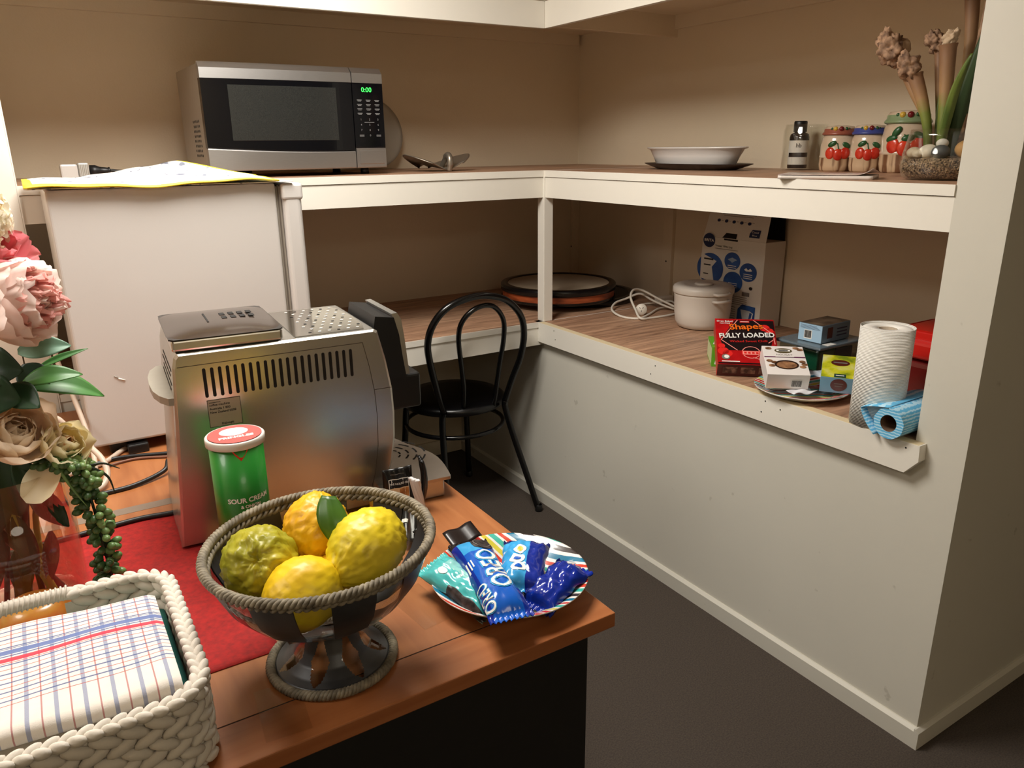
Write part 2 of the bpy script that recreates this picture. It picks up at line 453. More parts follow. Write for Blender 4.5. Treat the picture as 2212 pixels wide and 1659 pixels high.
for q in range(1):
    MB().tube([(-1.4995, -.4583, .905), (-1.486, -.4585, .898)], .0016, white_pl, 6).tube([(-1.507, -.4583, .912), (-1.4995, -.4585, .9055)], .0012, gasket, 6).build('scuff_mark', T, 'small scuff mark')

# ------------------------------------------------------------------ sheet on top of the fridge
sheet_w = ramp_noise('printed_white_sheet', [(.36, S(120, 125, 140)), (.42, S(243, 240, 234)), (1, S(250, 247, 240))], 34, (1.6, 1, 1), 9, .7)
sheet_y = mat('yellow_sheet_border', S(240, 220, 60), .6)
T = thing('folded_sheet', 'printed white sheet with yellow border lying on top of the fridge', 'sheet', (-1.35, -.25, 1.327))
def shf(u, w):
    x = -1.612 + u * (.52 if w < .5 else .52 - .30 * (w - .5)); y = -.478 + w * .43
    z = 1.3365 + .004 * math.sin(u * 9 + .5) * (1 - w) + .0015 * math.sin(u * 23 + w * 11)
    z += .004 * w + .036 * max(0, w - .45) / .55 * max(0, u - .35) / .65
    if w < .04: z -= .004 * (1 - w / .04) * (1.2 - u)
    return V((x, y, z))
MB().surf(shf, 60, 30, sheet_w, mfn=lambda u, w: sheet_y if (w < .034 or u < .03 or u > .975) else sheet_w).build('sheet_top', T, solid=.0035, off=-1)
def shf2(u, w):
    p = shf(u, w); return V((p.x + (.035 if u > .5 else 0), p.y + .01 + .02 * w, 1.3282 + .0005 * math.sin(u * 14)))
MB().surf(shf2, 40, 16, sheet_w).build('lower_fold', T, solid=.0016, off=1)

# ------------------------------------------------------------------ adapter plug and its lead on the upper shelf
T = thing('power_plug', 'white power adapter with black plug on the shelf behind the fridge', 'plug', (-1.47, .35, ZU))
MB().box(-1.508, -1.462, .325, .372, ZU, ZU + .047, white_m, .005).build('adapter_block', T, 'white adapter block')
cl = MB().box(-1.461, -1.432, .328, .370, ZU + .004, ZU + .05, mat('smoky_plastic', S(190, 188, 182), .3), .004)
for k in range(6): cl.box(-1.459 + k * .0045, -1.4575 + k * .0045, .3265, .3285, ZU + .008, ZU + .046, gasket)
cl.build('ribbed_plug', T, 'ribbed translucent plug')
MB().lathe([(0, 0), (.017, .001), (.017, .016), (.012, .028), (.009, .05), (.0105, .052), (.0105, .055), (.005, .056), (0, .056)], blackpl, 18).build('black_plug', None)
o = bpy.data.objects['black_plug']; o.parent = T; o.rotation_euler = (0, PI / 2, .05); o.location = (.040, -.002, .026)
T2 = MB().tube(spline([(-1.376, .349, ZU + .027), (-1.34, .35, ZU + .024), (-1.29, .36, ZU + .031), (-1.24, .38, ZU + .032), (-1.19, .41, ZU + .018), (-1.14, .44, ZU + .008), (-1.10, .49, ZU + .006), (-1.0, .55, ZU + .006), (-.9, .55, ZU + .006)]), .0042, blackpl, 8).build('power_lead', T, 'black power lead')

# ------------------------------------------------------------------ microwave
def microwave():
    x0, x1, xp, yf, yb, z0, z1 = -1.122, -.552, -.660, .140, .52, 1.341, 1.652
    T = thing('microwave_oven', 'stainless steel and black microwave oven on the upper shelf', 'microwave', ((x0 + x1) / 2, .33, ZU))
    casing = mat('grey_casing', S(168, 160, 148), .38, .55, var=.03)
    mglass = mat('black_door_glass', S(10, 11, 15), .08, var=.1, spec=.4)
    wind = ramp_noise('perforated_window', [(.45, S(36, 37, 36)), (.55, S(46, 47, 45))], 700, detail=1, rough=.18)
    c = MB().box(x0 + .003, x1 - .003, yf + .026, yb, z0, z1 - .003, casing, .004); co = c.build('casing', T)
    h = MB()
    for j in range(8):
        for i in range(5): h.tube([(x0 + .0032, yf + .10 + i * .021 + (j % 2) * .004, z0 + .045 + j * .0145), (x0 + .0022, yf + .10 + i * .021 + (j % 2) * .004, z0 + .045 + j * .0145)], .0042, darkhole, 8)
    h.build('vent_holes', co)
    # front pieces follow a gently bowed front
    def bow(x): return yf - .010 * (1 - ((x - (x0 + x1) / 2) / ((x1 - x0) / 2)) ** 2)
    def zlow(x):  # curved upper edge of the lower steel band
        t = (x - x0) / (xp - x0); return 1.407 - .013 * math.sin(min(1, max(0, t)) * PI * .62)
    def strip(mb, xa, xb, za, zb, m, dy=0.0, n=22, back=.030):
        f0 = za if callable(za) else (lambda x: za); f1 = zb if callable(zb) else (lambda x: zb)
        def fn(u, w):
            x = xa + (xb - xa) * u
            prof = [(f0(x), back), (f0(x), .002), (f0(x) + .003, 0), (f1(x) - .003, 0), (f1(x), .002), (f1(x), back)]
            z, d = prof[int(round(w * 5))]
            return V((x, bow(x) + dy + d, z))
        mb.surf(fn, n, 5, m, smooth=False)
        for x in (xa, xb):
            y = bow(x) + dy
            mb.add([(x, y, f0(x) + .002), (x, y, f1(x) - .002), (x, y + back, f1(x)), (x, y + back, f0(x))], [(0, 1, 2, 3)], m, False)
    d = MB(); strip(d, x0, xp - .0015, lambda x: zlow(x) + .0005, 1.606, mglass, .0012)
    do = d.build('door', T, 'black glass door')
    m = MB(); strip(m, x0 + .075, xp - .055, 1.427, 1.590, wind, .0006, back=.004); m.build('window', do, 'dark grey perforated window')
    def band(mb, xa, xb):
        def fn(u, w):
            x = xa + (xb - xa) * u
            z, dd = [(1.605, .03), (1.605, 0), (1.634, .001), (z1 - .004, .016), (z1, .021), (z1, .032)][int(round(w * 5))]
            return V((x, bow(x) + dd, z))
        mb.surf(fn, 20, 5, steel, smooth=False)
        for x in (xa, xb):
            y = bow(x); mb.add([(x, y, 1.605), (x, y + .001, 1.634), (x, y + .016, z1 - .004), (x, y + .03, z1), (x, y + .03, 1.605)], [(0, 1, 2, 3, 4)], steel, False)
    m = MB(); band(m, x0, xp - .0015); m.build('top_band', do, 'brushed steel top band')
    m = MB(); strip(m, x0, xp - .0015, z0, zlow, steel, -.001); m.build('bottom_band', do, 'brushed steel bottom band')
    p = MB(); strip(p, xp + .0015, x1, 1.404, 1.606, mglass, .0012, 6); po = p.build('control_panel', T, 'black control panel')
    m = MB(); band(m, xp + .0015, x1); m.build('top_band', po, 'brushed steel top band')
    m = MB(); strip(m, xp + .0015, x1, z0, 1.404, steel, -.001, 6)
    m.build('lower_band', po)
    m = MB(); strip(m, xp + .013, x1 - .008, z0 + .011, 1.397, steel, -.0028, 6); m.build('door_button', po, 'steel door opening button')
    xc = (xp + x1) / 2; yy = bow(xc) + .0004
    FM = frame((0, 0, 0), (1, 0, 0), (0, 0, 1))
    def at(x, z): return Matrix.Translation((x, bow(x) - .0003, z)) @ FM.to_3x3().to_4x4()
    MB().text('0:00', .021, green_led, at(xc - .004, 1.584), bold=.01).build('display', po, 'green glowing digits')
    k = MB(); grey = mat('key_print', S(120, 120, 120), .5)
    for r in range(4):
        for cc in range(3):
            x = xc - .031 + cc * .031; z = 1.551 - r * .0135
            k.rect(-.0085, .0085, -.0011, .0011, 0, grey, at(x, z + .002)); k.rect(-.006, .006, -.0009, .0009, 0, grey, at(x, z - .0015))
    for r in range(4):
        for cc in range(3):
            x = xc - .029 + cc * .030; z = 1.493 - r * .0165
            if r < 3: k.text(str(r * 3 + cc + 1), .0085, grey, at(x, z), bold=.01)
            elif cc == 1: k.text('0', .0085, grey, at(x, z), bold=.01)
            else: k.rect(-.008, .008, -.0035, -.0015, 0, grey, at(x, z)); k.rect(-.008, .008, .0, .002, 0, grey, at(x, z))
    k.rect(-.017, .017, -.0007, .0007, 0, grey, at(xc, 1.4845))
    k.build('keypad_print', po, 'pale keypad lettering')
    for (x, y) in ((x0 + .06, .19), (x1 - .06, .19), (x0 + .06, .47), (x1 - .06, .47)):
        MB().lathe([(0, 0), (.015, 0), (.013, .022), (0, .022)], blackpl, 14, (x, y, ZU)).build('foot', T, 'black foot')
    return T
microwave()

# ------------------------------------------------------------------ things beside the microwave
frost = mat('grey_glass_disc', S(196, 188, 174), .15, var=.03, trans=.35)
T = thing('glass_plate', 'round grey glass plate leaning on the wall behind the microwave', 'plate', (-.40, .64, ZU))
o = MB().lathe([(0, .0), (.125, 0), (.138, .006), (.139, .010), (.124, .005), (0, .005)], frost, 56).build('plate_disc', None); o.parent = T
o.rotation_euler = (math.radians(77), 0, 0); o.location = (0, .012, .1405)

pew = mat('pewter', S(150, 142, 130), .33, .75, var=.1, vscale=30)
T = thing('leaf_dish', 'grey metal leaf shaped dish with curled stem, right of the microwave', 'dish', (-.292, .26, ZU))
def leaf(u, w):
    a = (u - .5) * 2; l = w
    half = .130 * (math.sin(PI * min(1, .12 + l * .86)) ** .7)
    x = a * half; y = -.085 + l * .20
    z = .004 + .062 * abs(a) ** 1.25 * (half / .136) + .016 * l * (1 - abs(a)) - .006 * max(0, abs(a) - .85) / .15
    return V((-.300 + x, .26 + y, ZU + z))
MB().surf(leaf, 28, 16, pew).build('dish_blade', T, solid=.003, off=1)
MB().tube(spline([(-.300, .168, ZU + .004), (-.298, .163, ZU + .022), (-.297, .165, ZU + .044), (-.296, .178, ZU + .056), (-.295, .196, ZU + .052), (-.294, .215, ZU + .036), (-.293, .240, ZU + .018)], 6),
          [.010] * 6 + [.0115] * 20 + [.009] * 11, pew, 12).build('curled_stem', T)

# oval white dish standing on a dark platter
porc = mat('white_porcelain', S(226, 222, 218), .14, var=.015, coat=.4)
darkplat = mat('dark_brown_platter', S(46, 36, 32), .35, var=.2, vscale=20)
def oval(prof, m, c, ax, ay, n=64, rotz=0.0):
    mb = MB(); cs, sn = math.cos(rotz), math.sin(rotz)
    def fn(u, w):
        k, z = prof[int(round(w * (len(prof) - 1)))]
        a = u * 2 * PI; x, y = ax * k * math.cos(a), ay * k * math.sin(a)
        if isinstance(z, tuple): z = z[0] + z[1] * abs(math.cos(a)) ** 3
        return V((c[0] + x * cs - y * sn, c[1] + x * sn + y * cs, c[2] + z))
    return mb.surf(fn, n, len(prof) - 1, m, wu=True)
T = thing('platter', 'dark oval platter under the white oval dish', 'platter', (.43, -.40, ZU))
oval([(0, 0), (.7, 0), (.74, .002), (.98, .018), (1, .020), (.99, .0215), (.74, .006), (.7, .004), (0, .004)], darkplat, (.41, -.345, ZU), .115, .237, rotz=.0).build('platter_body', T)
T = thing('baking_dish', 'white oval porcelain baking dish resting on the dark platter', 'dish', (.43, -.39, ZU + .005))
oval([(0, 0), (.72, 0), (.76, .003), (.86, .04), (.93, .062), (.99, .0655), (1.0, .068), (.985, .0705), (.92, .068), (.84, .042), (.73, .008), (.7, .005), (0, .005)], porc, (.41, -.337, ZU + .0055), .105, .222).build('dish_body', T)

# bottle inside a glass jar
T = thing('glass_jar', 'clear empty glass jar around the black capped bottle', 'jar', (.60, -.645, ZU))
MB().lathe([(0, .0), (.066, 0), (.071, .004), (.071, .125), (.066, .134), (.066, .143), (.063, .143), (.063, .133), (.0675, .124), (.0675, .006), (.06, .004), (0, .004)], glass('jar_glass', (.975, .98, .97, 1)), 40, (.60, -.645, ZU)).build('jar_glass', T)
T = thing('bottle', 'small black bottle with white label and black cap', 'bottle', (.585, -.632, ZU + .005))
brown = mat('dark_bottle_glass', S(26, 20, 22), .12)
MB().lathe([(0, 0), (.029, 0), (.031, .003), (.031, .098), (.028, .108), (.016, .114), (.016, .122), (0, .122)], brown, 28, (.585, -.632, ZU + .005)).build('bottle_body', T)
MB().lathe([(0, .1145), (.021, .1145), (.021, .145), (.019, .149), (0, .149)], blackpl, 24, (.585, -.632, ZU + .005)).build('cap', T)
lab = MB(); LW = mat('white_label', S(222, 216, 208), .55)
def cyl(c, r):
    return lambda a0: (lambda x, y: (c[0] + r * math.cos(a0 + x / r), c[1] + r * math.sin(a0 + x / r), c[2] + y))
A0 = math.atan2(-2.353 + .632, -1.617 - .585)
bc = (.585, -.632, ZU + .005)
def band_cyl(mb, c, r, a0, x0, x1, z0, z1, m, n=14):
    fn = cyl(c, r)(a0)
    return mb.surf(lambda u, w: V(fn(x0 + (x1 - x0) * u, z0 + (z1 - z0) * w)), n, 1, m)
band_cyl(lab, bc, .0313, A0, -.044, .044, .012, .088, LW)
band_cyl(lab, bc, .0315, A0, -.036, .036, .036, .050, brown)
f = cyl(bc, .0316)(A0)
lab.text('hb', .018, inkb, fn=lambda x, y: f(x, y + .072), bold=.02)
for k in range(4): lab.rect(-.02, .02 - .004 * k, .017 + k * .0042, .0186 + k * .0042, 0, inkb, fn=f)
lab.build('label', T, 'white label with dark band')

# ------------------------------------------------------------------ three ceramic canisters
cream = ramp_noise('glazed_cream_ceramic', [(.35, S(196, 172, 146)), (.65, S(224, 208, 186))], 9, (1, 1, .4), 5, .22, coat=.5)
slat = ramp_noise('basket_relief', [(.42, S(120, 82, 56)), (.52, S(206, 176, 142))], 16, (3, 3, .12), 2, .35, bump=.6, bdist=.002)
red_b = ramp_noise('red_fruit_glaze', [(.35, S(176, 22, 16)), (.7, S(222, 70, 40))], 30, rough=.2)
grn_l = mat('green_leaf_glaze', S(36, 84, 44), .3, var=.25, vscale=40)
def canister(name, label, c, r, h, lidm, lid_r, big=False):
    T = thing(name, label, 'canister', c, 0, 'fruit painted canisters on the upper shelf')
    body = [(0, 0), (r * .86, 0), (r * .94, h * .03), (r, h * .14), (r * 1.0, h * .30), (r * 1.02, h * .31), (r * 1.02, h * .34), (r * .99, h * .35), (r * 1.0, h * .55), (r * .93, h * .72), (r * .86, h * .79), (0, h * .79)]
    MB().lathe(body, cream, 40, c, mfn=lambda u, w: slat if w < .37 else cream).build('jar_body', T)
    L = MB().lathe([(0, h * .78), (lid_r, h * .79)] + [(lid_r * (1.06 + .03 * (k % 2)), h * (.80 + .02 * k)) for k in range(3)] + [(lid_r * .98, h * .87), (lid_r * .96, h * .93), (lid_r * .86, h * .98), (lid_r * .4, h * 1.0), (0, h * 1.0)], lidm, 40, c,
                   mfn=lambda u, w: lidm if w < .62 else cream)
    lo = L.build('lid', T)
    a0 = math.atan2(-2.353 - c[1], -1.617 - c[0])
    f = cyl(c, r * 1.012)(a0)
    d = MB()
    def blob(x, y, rx, ry, m, tilt=0.0, dr=.004):
        cx, cy, cz = cyl(c, r * .985)(a0)(x, y)
        an = a0 + x / r
        M = Matrix((( -math.sin(an), math.cos(an), 0), (math.cos(an), math.sin(an), 0), (0, 0, 1))).transposed()
        Rt = Matrix.Rotation(tilt, 3, V((math.cos(an), math.sin(an), 0)))
        d.ell((cx, cy, cz), (rx, dr + r * .035, ry), m, 14, 9, Rt @ M)
    q = r / .05
    for (x, y) in ((-.022, .40), (.001, .37), (.020, .40)) if not big else ((-.026, .44), (-.002, .40), (.022, .41), (.03, .47)):
        blob(x * q, y * h, .0145 * q, .017 * q, red_b)
    for (x, y, tl) in ((-.018, .60, .5), (.022, .57, -.5)) if not big else ((-.02, .66, .9), (.026, .60, -.4), (.004, .56, .2), (-.03, .55, .3)):
        blob(x * q, y * h, .0135 * q, .0075 * q, grn_l, tl)
    d.tube([f(-.004 * q, .62 * h), f(0, .52 * h), f(.002 * q, .46 * h)], .0016, grn_l, 6)
    d.build('fruit_relief', T, 'red fruit and green leaves in relief')
    g = MB()
    for k, (da, mm, s1) in enumerate(((-.55, grn_l, .5), (-.30, mat_y, .8), (.08, dred, .85), (.42, grn_l, .6), (.62, grn_l, .4))):
        a = a0 + da
        g.ell((c[0] + lid_r * .91 * math.cos(a), c[1] + lid_r * .91 * math.sin(a), c[2] + h * .925), (.0085 * q * s1, .0085 * q * s1, .0085 * q * s1), mm, 10, 7)
    g.build('lid_fruit', lo, 'small painted fruit on the lid')
dred = mat('dark_red_fruit_glaze', S(112, 24, 28), .25)
mat_y = mat('yellow_fruit_glaze', S(206, 168, 66), .25)
canister('canister', 'strawberry painted canister with a red brown lid, beside the glass jar', (.555, -.803, ZU), .052, .135, mat('redbrown_lid', S(150, 84, 66), .3, var=.15), .047)
canister('canister', 'strawberry painted canister with a blue rimmed lid, between its two neighbours', (.555, -.905, ZU), .050, .135, mat('blue_lid', S(62, 72, 140), .3, var=.15), .046)
canister('canister', 'largest fruit canister with a pale green lid, behind the plant bowl', (.555, -1.02, ZU), .064, .170, mat('green_lid', S(128, 146, 108), .3, var=.15), .058, True)

# magazine
T = thing('magazine', 'thin magazine lying at the shelf edge before the canisters', 'magazine', (.09, -1.11, ZU))
page = mat('glossy_page', S(214, 204, 196), .35, var=.1, vscale=18)
cover = ramp_noise('magazine_cover', [(.3, S(150, 128, 118)), (.5, S(206, 190, 180)), (.7, S(170, 150, 150))], 9, rough=.25)
def mag(z0, curl, m):
    M = Matrix.Translation((.092, -1.115, 0)) @ Matrix.Rotation(math.radians(-62), 4, 'Z')
    def fn(u, w):
        x = (u - .5) * .215; y = (w - .5) * .15
        z = z0 + curl * max(0, u - .82) ** 2 * 9 * (1.2 - w)
        return M @ V((x, y, z))
    return MB().surf(fn, 24, 6, m)
mag(ZU + .0005, .0, page).build('pages', T, solid=.0085, off=1)
mag(ZU + .0105, .045, cover).build('cover', T, solid=.0012, off=1)

# ------------------------------------------------------------------ plant bowl
PB = (.215, -1.335, ZU)
T = thing('glass_bowl', 'round clear glass planter bowl half hidden behind the column edge', 'bowl', PB)
MB().lathe([(0, 0), (.078, 0), (.092, .008), (.097, .03), (.094, .06), (.086, .098), (.083, .112), (.081, .112), (.084, .097), (.092, .06), (.095, .03), (.09, .01), (.077, .003), (0, .003)], glass('bowl_glass', (.965, .975, .965, 1)), 48, PB).build('bowl_glass', T)
T = thing('gravel_fill', 'brown grit filling the bottom of the glass bowl', 'gravel', (PB[0], PB[1], ZU + .004))
grit = ramp_noise('brown_grit', [(.35, S(52, 40, 32)), (.5, S(112, 88, 66)), (.65, S(170, 142, 112))], 260, detail=2, rough=.9, bump=1, bdist=.004)
gb = MB().lathe([(0, .0), (.076, 0), (.086, .009), (.0905, .03), (.0895, .042), (.06, .047), (0, .049)], grit, 40, (PB[0], PB[1], ZU + .004))
grm = [mat('grit_%s' % n, c, .9) for n, c in (('dark', S(48, 36, 28)), ('mid', S(112, 86, 62)), ('pale', S(166, 138, 106)))]
for k in range(420):
    a = R.uniform(0, 2 * PI); z = R.uniform(.011, .042); rr = .0865 + .003 * min(1, z / .03)
    gb.ell((PB[0] + rr * math.cos(a), PB[1] + rr * math.sin(a), ZU + .004 + z), (R.uniform(.0016, .0030), R.uniform(.0016, .0028), R.uniform(.0014, .0025)), R.choice(grm), 5, 4)
o = gb.build('grit', T); 
T['kind'] = 'stuff'
stones = [(-.06, .045, .016, S(206, 186, 160), 'pale pebble against the left glass of the plant bowl'), (-.058, .012, .020, S(224, 212, 194), 'large whitish pebble in the middle of the plant bowl'),
          (-.07, .03, .012, S(214, 196, 170), 'smallest cream pebble low at the front of the plant bowl'), (-.065, -.020, .019, S(72, 76, 78), 'dark grey pebble between white and tan pebbles in the plant bowl'),
          (-.03, -.062, .027, S(190, 140, 78), 'big tan brown stone at the front of the plant bowl'), (-.025, .045, .015, S(228, 220, 206), 'white pebble behind the others in the plant bowl'),
          (-.035, -.004, .013, S(226, 218, 208), 'small white pebble resting above the dark grey one')]
for i, (dx, dy, r, c, lab) in enumerate(stones):
    z = ZU + .051 + r * .62 + (.022 if i == 6 else 0)
    o = MB().ell((PB[0] + dx, PB[1] + dy, z), (r * .9, r * 1.08, r * .8), ramp_noise('pebble_%d' % i, [(.3, [q * .7 for q in c[:3]] + [1]), (.6, c)], 40, rough=.6), 14, 10)
    o = o.build('pebble'); tag(o, lab, 'pebble', 'pebbles in the plant bowl')
# pitcher plants
pgreen = ramp_noise('pitcher_green', [(.3, S(60, 84, 26)), (.7, S(116, 132, 50))], 18, (2, 2, .5), rough=.45)
pbrown = ramp_noise('dry_pitcher_brown', [(.3, S(88, 62, 46)), (.7, S(186, 148, 116))], 60, rough=.75)
ppale = mat('dry_pitcher_pale', S(196, 170, 140), .75, var=.2, vscale=40)
dgreen = mat('dark_blade_green', S(44, 66, 30), .5, var=.25, vscale=20)
def pitcher_mat(name, k):
    m, t, p = new_mat(name); N, L = t.nodes, t.links
    tc = N.new('ShaderNodeTexCoord'); sp = N.new('ShaderNodeSeparateXYZ'); L.new(tc.outputs['Generated'], sp.inputs[0])
    nz = N.new('ShaderNodeTexNoise'); nz.inputs['Scale'].default_value = 40; nz.inputs['Detail'].default_value = 5; L.new(tc.outputs['Object'], nz.inputs['Vector'])
    ma = N.new('ShaderNodeMath'); ma.operation = 'MULTIPLY_ADD'; ma.inputs[1].default_value = .22; L.new(nz.outputs['Fac'], ma.inputs[0]); L.new(sp.outputs[2], ma.inputs[2])
    cr = N.new('ShaderNodeValToRGB'); el = cr.color_ramp.elements; el.new(.5); el.new(.5)
    for e, (pos, c) in zip(el, ((.18, S(64, 84, 30)), (k, S(116, 126, 52)), (k + .2, S(160, 124, 84)), (.98, S(138, 102, 74)))): e.position = pos; e.color = c
    L.new(ma.outputs[0], cr.inputs['Fac']); L.new(cr.outputs['Color'], p.inputs['Base Color']); p.inputs['Roughness'].default_value = .5
    return m
pit_m = [pitcher_mat('pitcher_skin_%d' % i, k) for i, k in enumerate((.45, .52, .6))]
def pitcher(label, pts, r0, r1, hood, hoodm=None, pale=False, k=1, lean=1.0):
    T = thing('pitcher_plant', label, 'plant', pts[0], 0, 'pitcher plants in the glass bowl')
    P = spline(pts, 10); n = len(P)
    rs = [r0 + (r1 - r0) * (i / (n - 1)) ** 1.3 for i in range(n)]
    rs[-1] *= 1.12
    MB().tube(P, rs, pit_m[k], 14, caps=False).build('pitcher_tube', T)
    if hood:
        e = P[-1]; d = (P[-1] - P[-3]).normalized()
        side = V((-.62, .48, 0)).normalized() * lean; h = hood
        c = e + d * (h * .42) + side * (h * .16)
        sd = V((len(label) * .37, h * 90, 1.3))
        def fn(u, w):
            a, b2 = u * 2 * PI, (w - .5) * PI
            nn = V((math.cos(b2) * math.cos(a), math.cos(b2) * math.sin(a), math.sin(b2)))
            q = 1 + .42 * noise.noise(nn * 1.7 + sd) + .30 * noise.noise(nn * 4.2 + sd) + .12 * noise.noise(nn * 9 + sd)
            return c + V((nn.x * h * .50, nn.y * h * .50, nn.z * h * .58)) * q + side * (nn.z * h * .18)
        MB().surf(fn, 40, 26, hoodm or pbrown, wu=True, mfn=(lambda u, w: ppale if (.74 < u < .97 and .25 < w < .66) else (hoodm or pbrown)) if pale else None).build('hood', T, 'withered crumpled hood')
def px(y, z, x=.2): return (x, y, z)
bz = ZU + .05
pitcher('leftmost pitcher plant leaning toward the bottle with a withered pale hood', [(.205, -1.292, bz), (.2, -1.280, 1.452), (.195, -1.243, 1.52), (.19, -1.206, 1.588)], .007, .0145, .068, None, True, 0)
pitcher('short pitcher plant with a drooping brown hood just right of the leftmost', [(.20, -1.300, bz), (.19, -1.291, 1.44), (.185, -1.272, 1.50), (.18, -1.250, 1.552)], .008, .017, .048, None, False, 2)
pitcher('slim upright pitcher plant with a small curled brown hood', [(.23, -1.300, bz), (.23, -1.296, 1.44), (.23, -1.284, 1.52), (.23, -1.271, 1.605)], .006, .0105, .042, None, False, 1)
pitcher('stout upright pitcher plant with a tan open mouth and thin spike', [(.20, -1.325, bz), (.20, -1.322, 1.44), (.20, -1.317, 1.52), (.195, -1.310, 1.612)], .009, .018, .03, ppale, False, 1, -1.0)
pitcher('tall dark brown pitcher plant rising out of the top of the photo', [(.27, -1.325, bz), (.27, -1.320, 1.50), (.27, -1.317, 1.62), (.265, -1.308, 1.725)], .007, .0165, .07, mat('dark_hood', S(60, 40, 32), .7, var=.2), False, 1)
def blade(name, label, pts, wd, m=dgreen):
    P = spline(pts, 8); n = len(P); mb = MB()
    def fn(u, w):
        i = min(n - 1, int(round(w * (n - 1)))); p = P[i]; d = (P[min(n - 1, i + 1)] - P[max(0, i - 1)]).normalized()
        s = d.cross(V((-.62, -.75, 0))).normalized()
        return p + s * ((u - .5) * wd * math.sin(PI * (.12 + .86 * w)) ** .6) + V((-.62, -.75, 0)) * (-.25 * wd * abs(u - .5) * 2)
    mb.surf(fn, 6, n - 1, m); o = mb.build(name, solid=.0012); tag(o, label, 'plant', 'pitcher leaves in the plant bowl')
blade('pitcher_plant_shoot', 'broad dark blade behind, leaning to the column', [(.23, -1.335, bz), (.23, -1.345, 1.46), (.225, -1.365, 1.56), (.22, -1.39, 1.68)], .036)
blade('pitcher_plant_shoot', 'bright green blade in front, leaning to the column', [(.18, -1.335, bz), (.178, -1.342, 1.44), (.172, -1.358, 1.52), (.165, -1.384, 1.585)], .022, pgreen)
blade('pitcher_plant_shoot', 'narrow green blade in the middle of the bowl', [(.21, -1.312, bz), (.21, -1.305, 1.44), (.215, -1.30, 1.50), (.22, -1.303, 1.56)], .011, pgreen)
blade('pitcher_plant_shoot', 'dry brown blade at the upper edge beside the column', [(.24, -1.345, bz), (.245, -1.352, 1.52), (.245, -1.358, 1.62), (.24, -1.362, 1.74)], .024, pbrown)

# ------------------------------------------------------------------ drums in the corner of the low shelf
skin = ramp_noise('drum_skin', [(.35, S(150, 134, 112)), (.65, S(172, 156, 134))], 7, rough=.35)
copper = ramp_noise('copper_wood_band', [(.3, S(120, 52, 26)), (.7, S(184, 92, 50))], 14, (1, 1, 5), rough=.35)
def drum(name, label, c, r, h, band, rim, head):
    T = thing(name, label, 'drum', c)
    MB().lathe([(r * .98, 0), (r, .004), (r, .012)], rim, 64, c).lathe([(r * .985, .010), (r * .985, h - .024)], band, 64, c).build('side_band', T)
    MB().lathe([(r * .985, h - .026), (r * 1.012, h - .026), (r * 1.012, h - .004), (r * .995, h), (r * .90, h), (r * .89, h - .004)], rim, 64, c).build('rim', T, 'black rim')
    MB().lathe([(r * .895, h - .0035), (r * .5, h - .0035), (0, h - .0035)], head, 64, c).build('drum_head', T)
    return T
drum('hand_drum', 'dark flat hand drum underneath the copper banded one', (.405, .315, ZL), .245, .027, blackpl, black, mat('dark_drum_head', S(30, 28, 26), .5))
drum('hand_drum', 'black rimmed hand drum with copper side band and pale skin', (.262, .275, ZL + .0275), .242, .064, copper, black, skin)

# ------------------------------------------------------------------ white cord
cordw = mat('white_cord', S(226, 218, 204), .45, var=.02)
T = thing('extension_lead', 'coiled white power lead with round plug beside the drums', 'cord', (.42, -.06, ZL))
def lp(*p): return [(x, y, ZL + z) for x, y, z in p]
w = MB()
w.tube(spline(lp((.60, -.14, .006), (.52, -.09, .006), (.40, -.15, .005), (.315, -.185, .005), (.285, -.12, .005), (.31, -.03, .012), (.38, .035, .022), (.45, .05, .03), (.50, .02, .05), (.50, -.06, .034), (.53, -.14, .012), (.57, -.20, .006)), 10), .0046, cordw, 8)
w.tube(spline(lp((.62, -.10, .006), (.50, -.20, .006), (.36, -.205, .005), (.31, -.20, .010), (.34, -.135, .03), (.375, -.065, .062), (.42, -.03, .082), (.47, -.03, .074), (.50, -.10, .045), (.53, -.20, .012), (.50, -.235, .006)), 10), .0046, cordw, 8)
w.tube(spline(lp((.40, -.10, .018), (.44, -.06, .012), (.50, .01, .006), (.56, -.02, .012), (.60, -.06, .02), (.60, -.10, .006)), 8), .0042, cordw, 8)
w.build('cord', T)
p = MB(); PM = Matrix.Translation((.378, -.128, ZL + .0235)) @ frame((0, 0, 0), (.75, -.66, 0), (.1, .1, 1)).to_3x3().to_4x4()
n0 = len(p.v); p.lathe([(0, -.012), (.012, -.012), (.0215, -.002), (.0225, 0), (.0215, .0035), (0, .004)], cordw, 26)
p.v = [PM @ v for v in p.v]
for (x, y, rr) in ((-.006, .006, .6), (.006, .006, -.6), (0, -.007, 0)):
    p.add([PM @ (Matrix.Translation((x, y, .0042)) @ Matrix.Rotation(rr, 4, 'Z') @ V(q)) for q in ((-.001, -.0035, 0), (.001, -.0035, 0), (.001, .0035, 0), (-.001, .0035, 0))], [(0, 1, 2, 3)], darkhole, False)
p.build('round_plug', T, 'round white plug')
MB().box(.575, .665, -.012, .016, ZL, ZL + .030, cordw, .006).build('socket_block', T, 'white socket block')

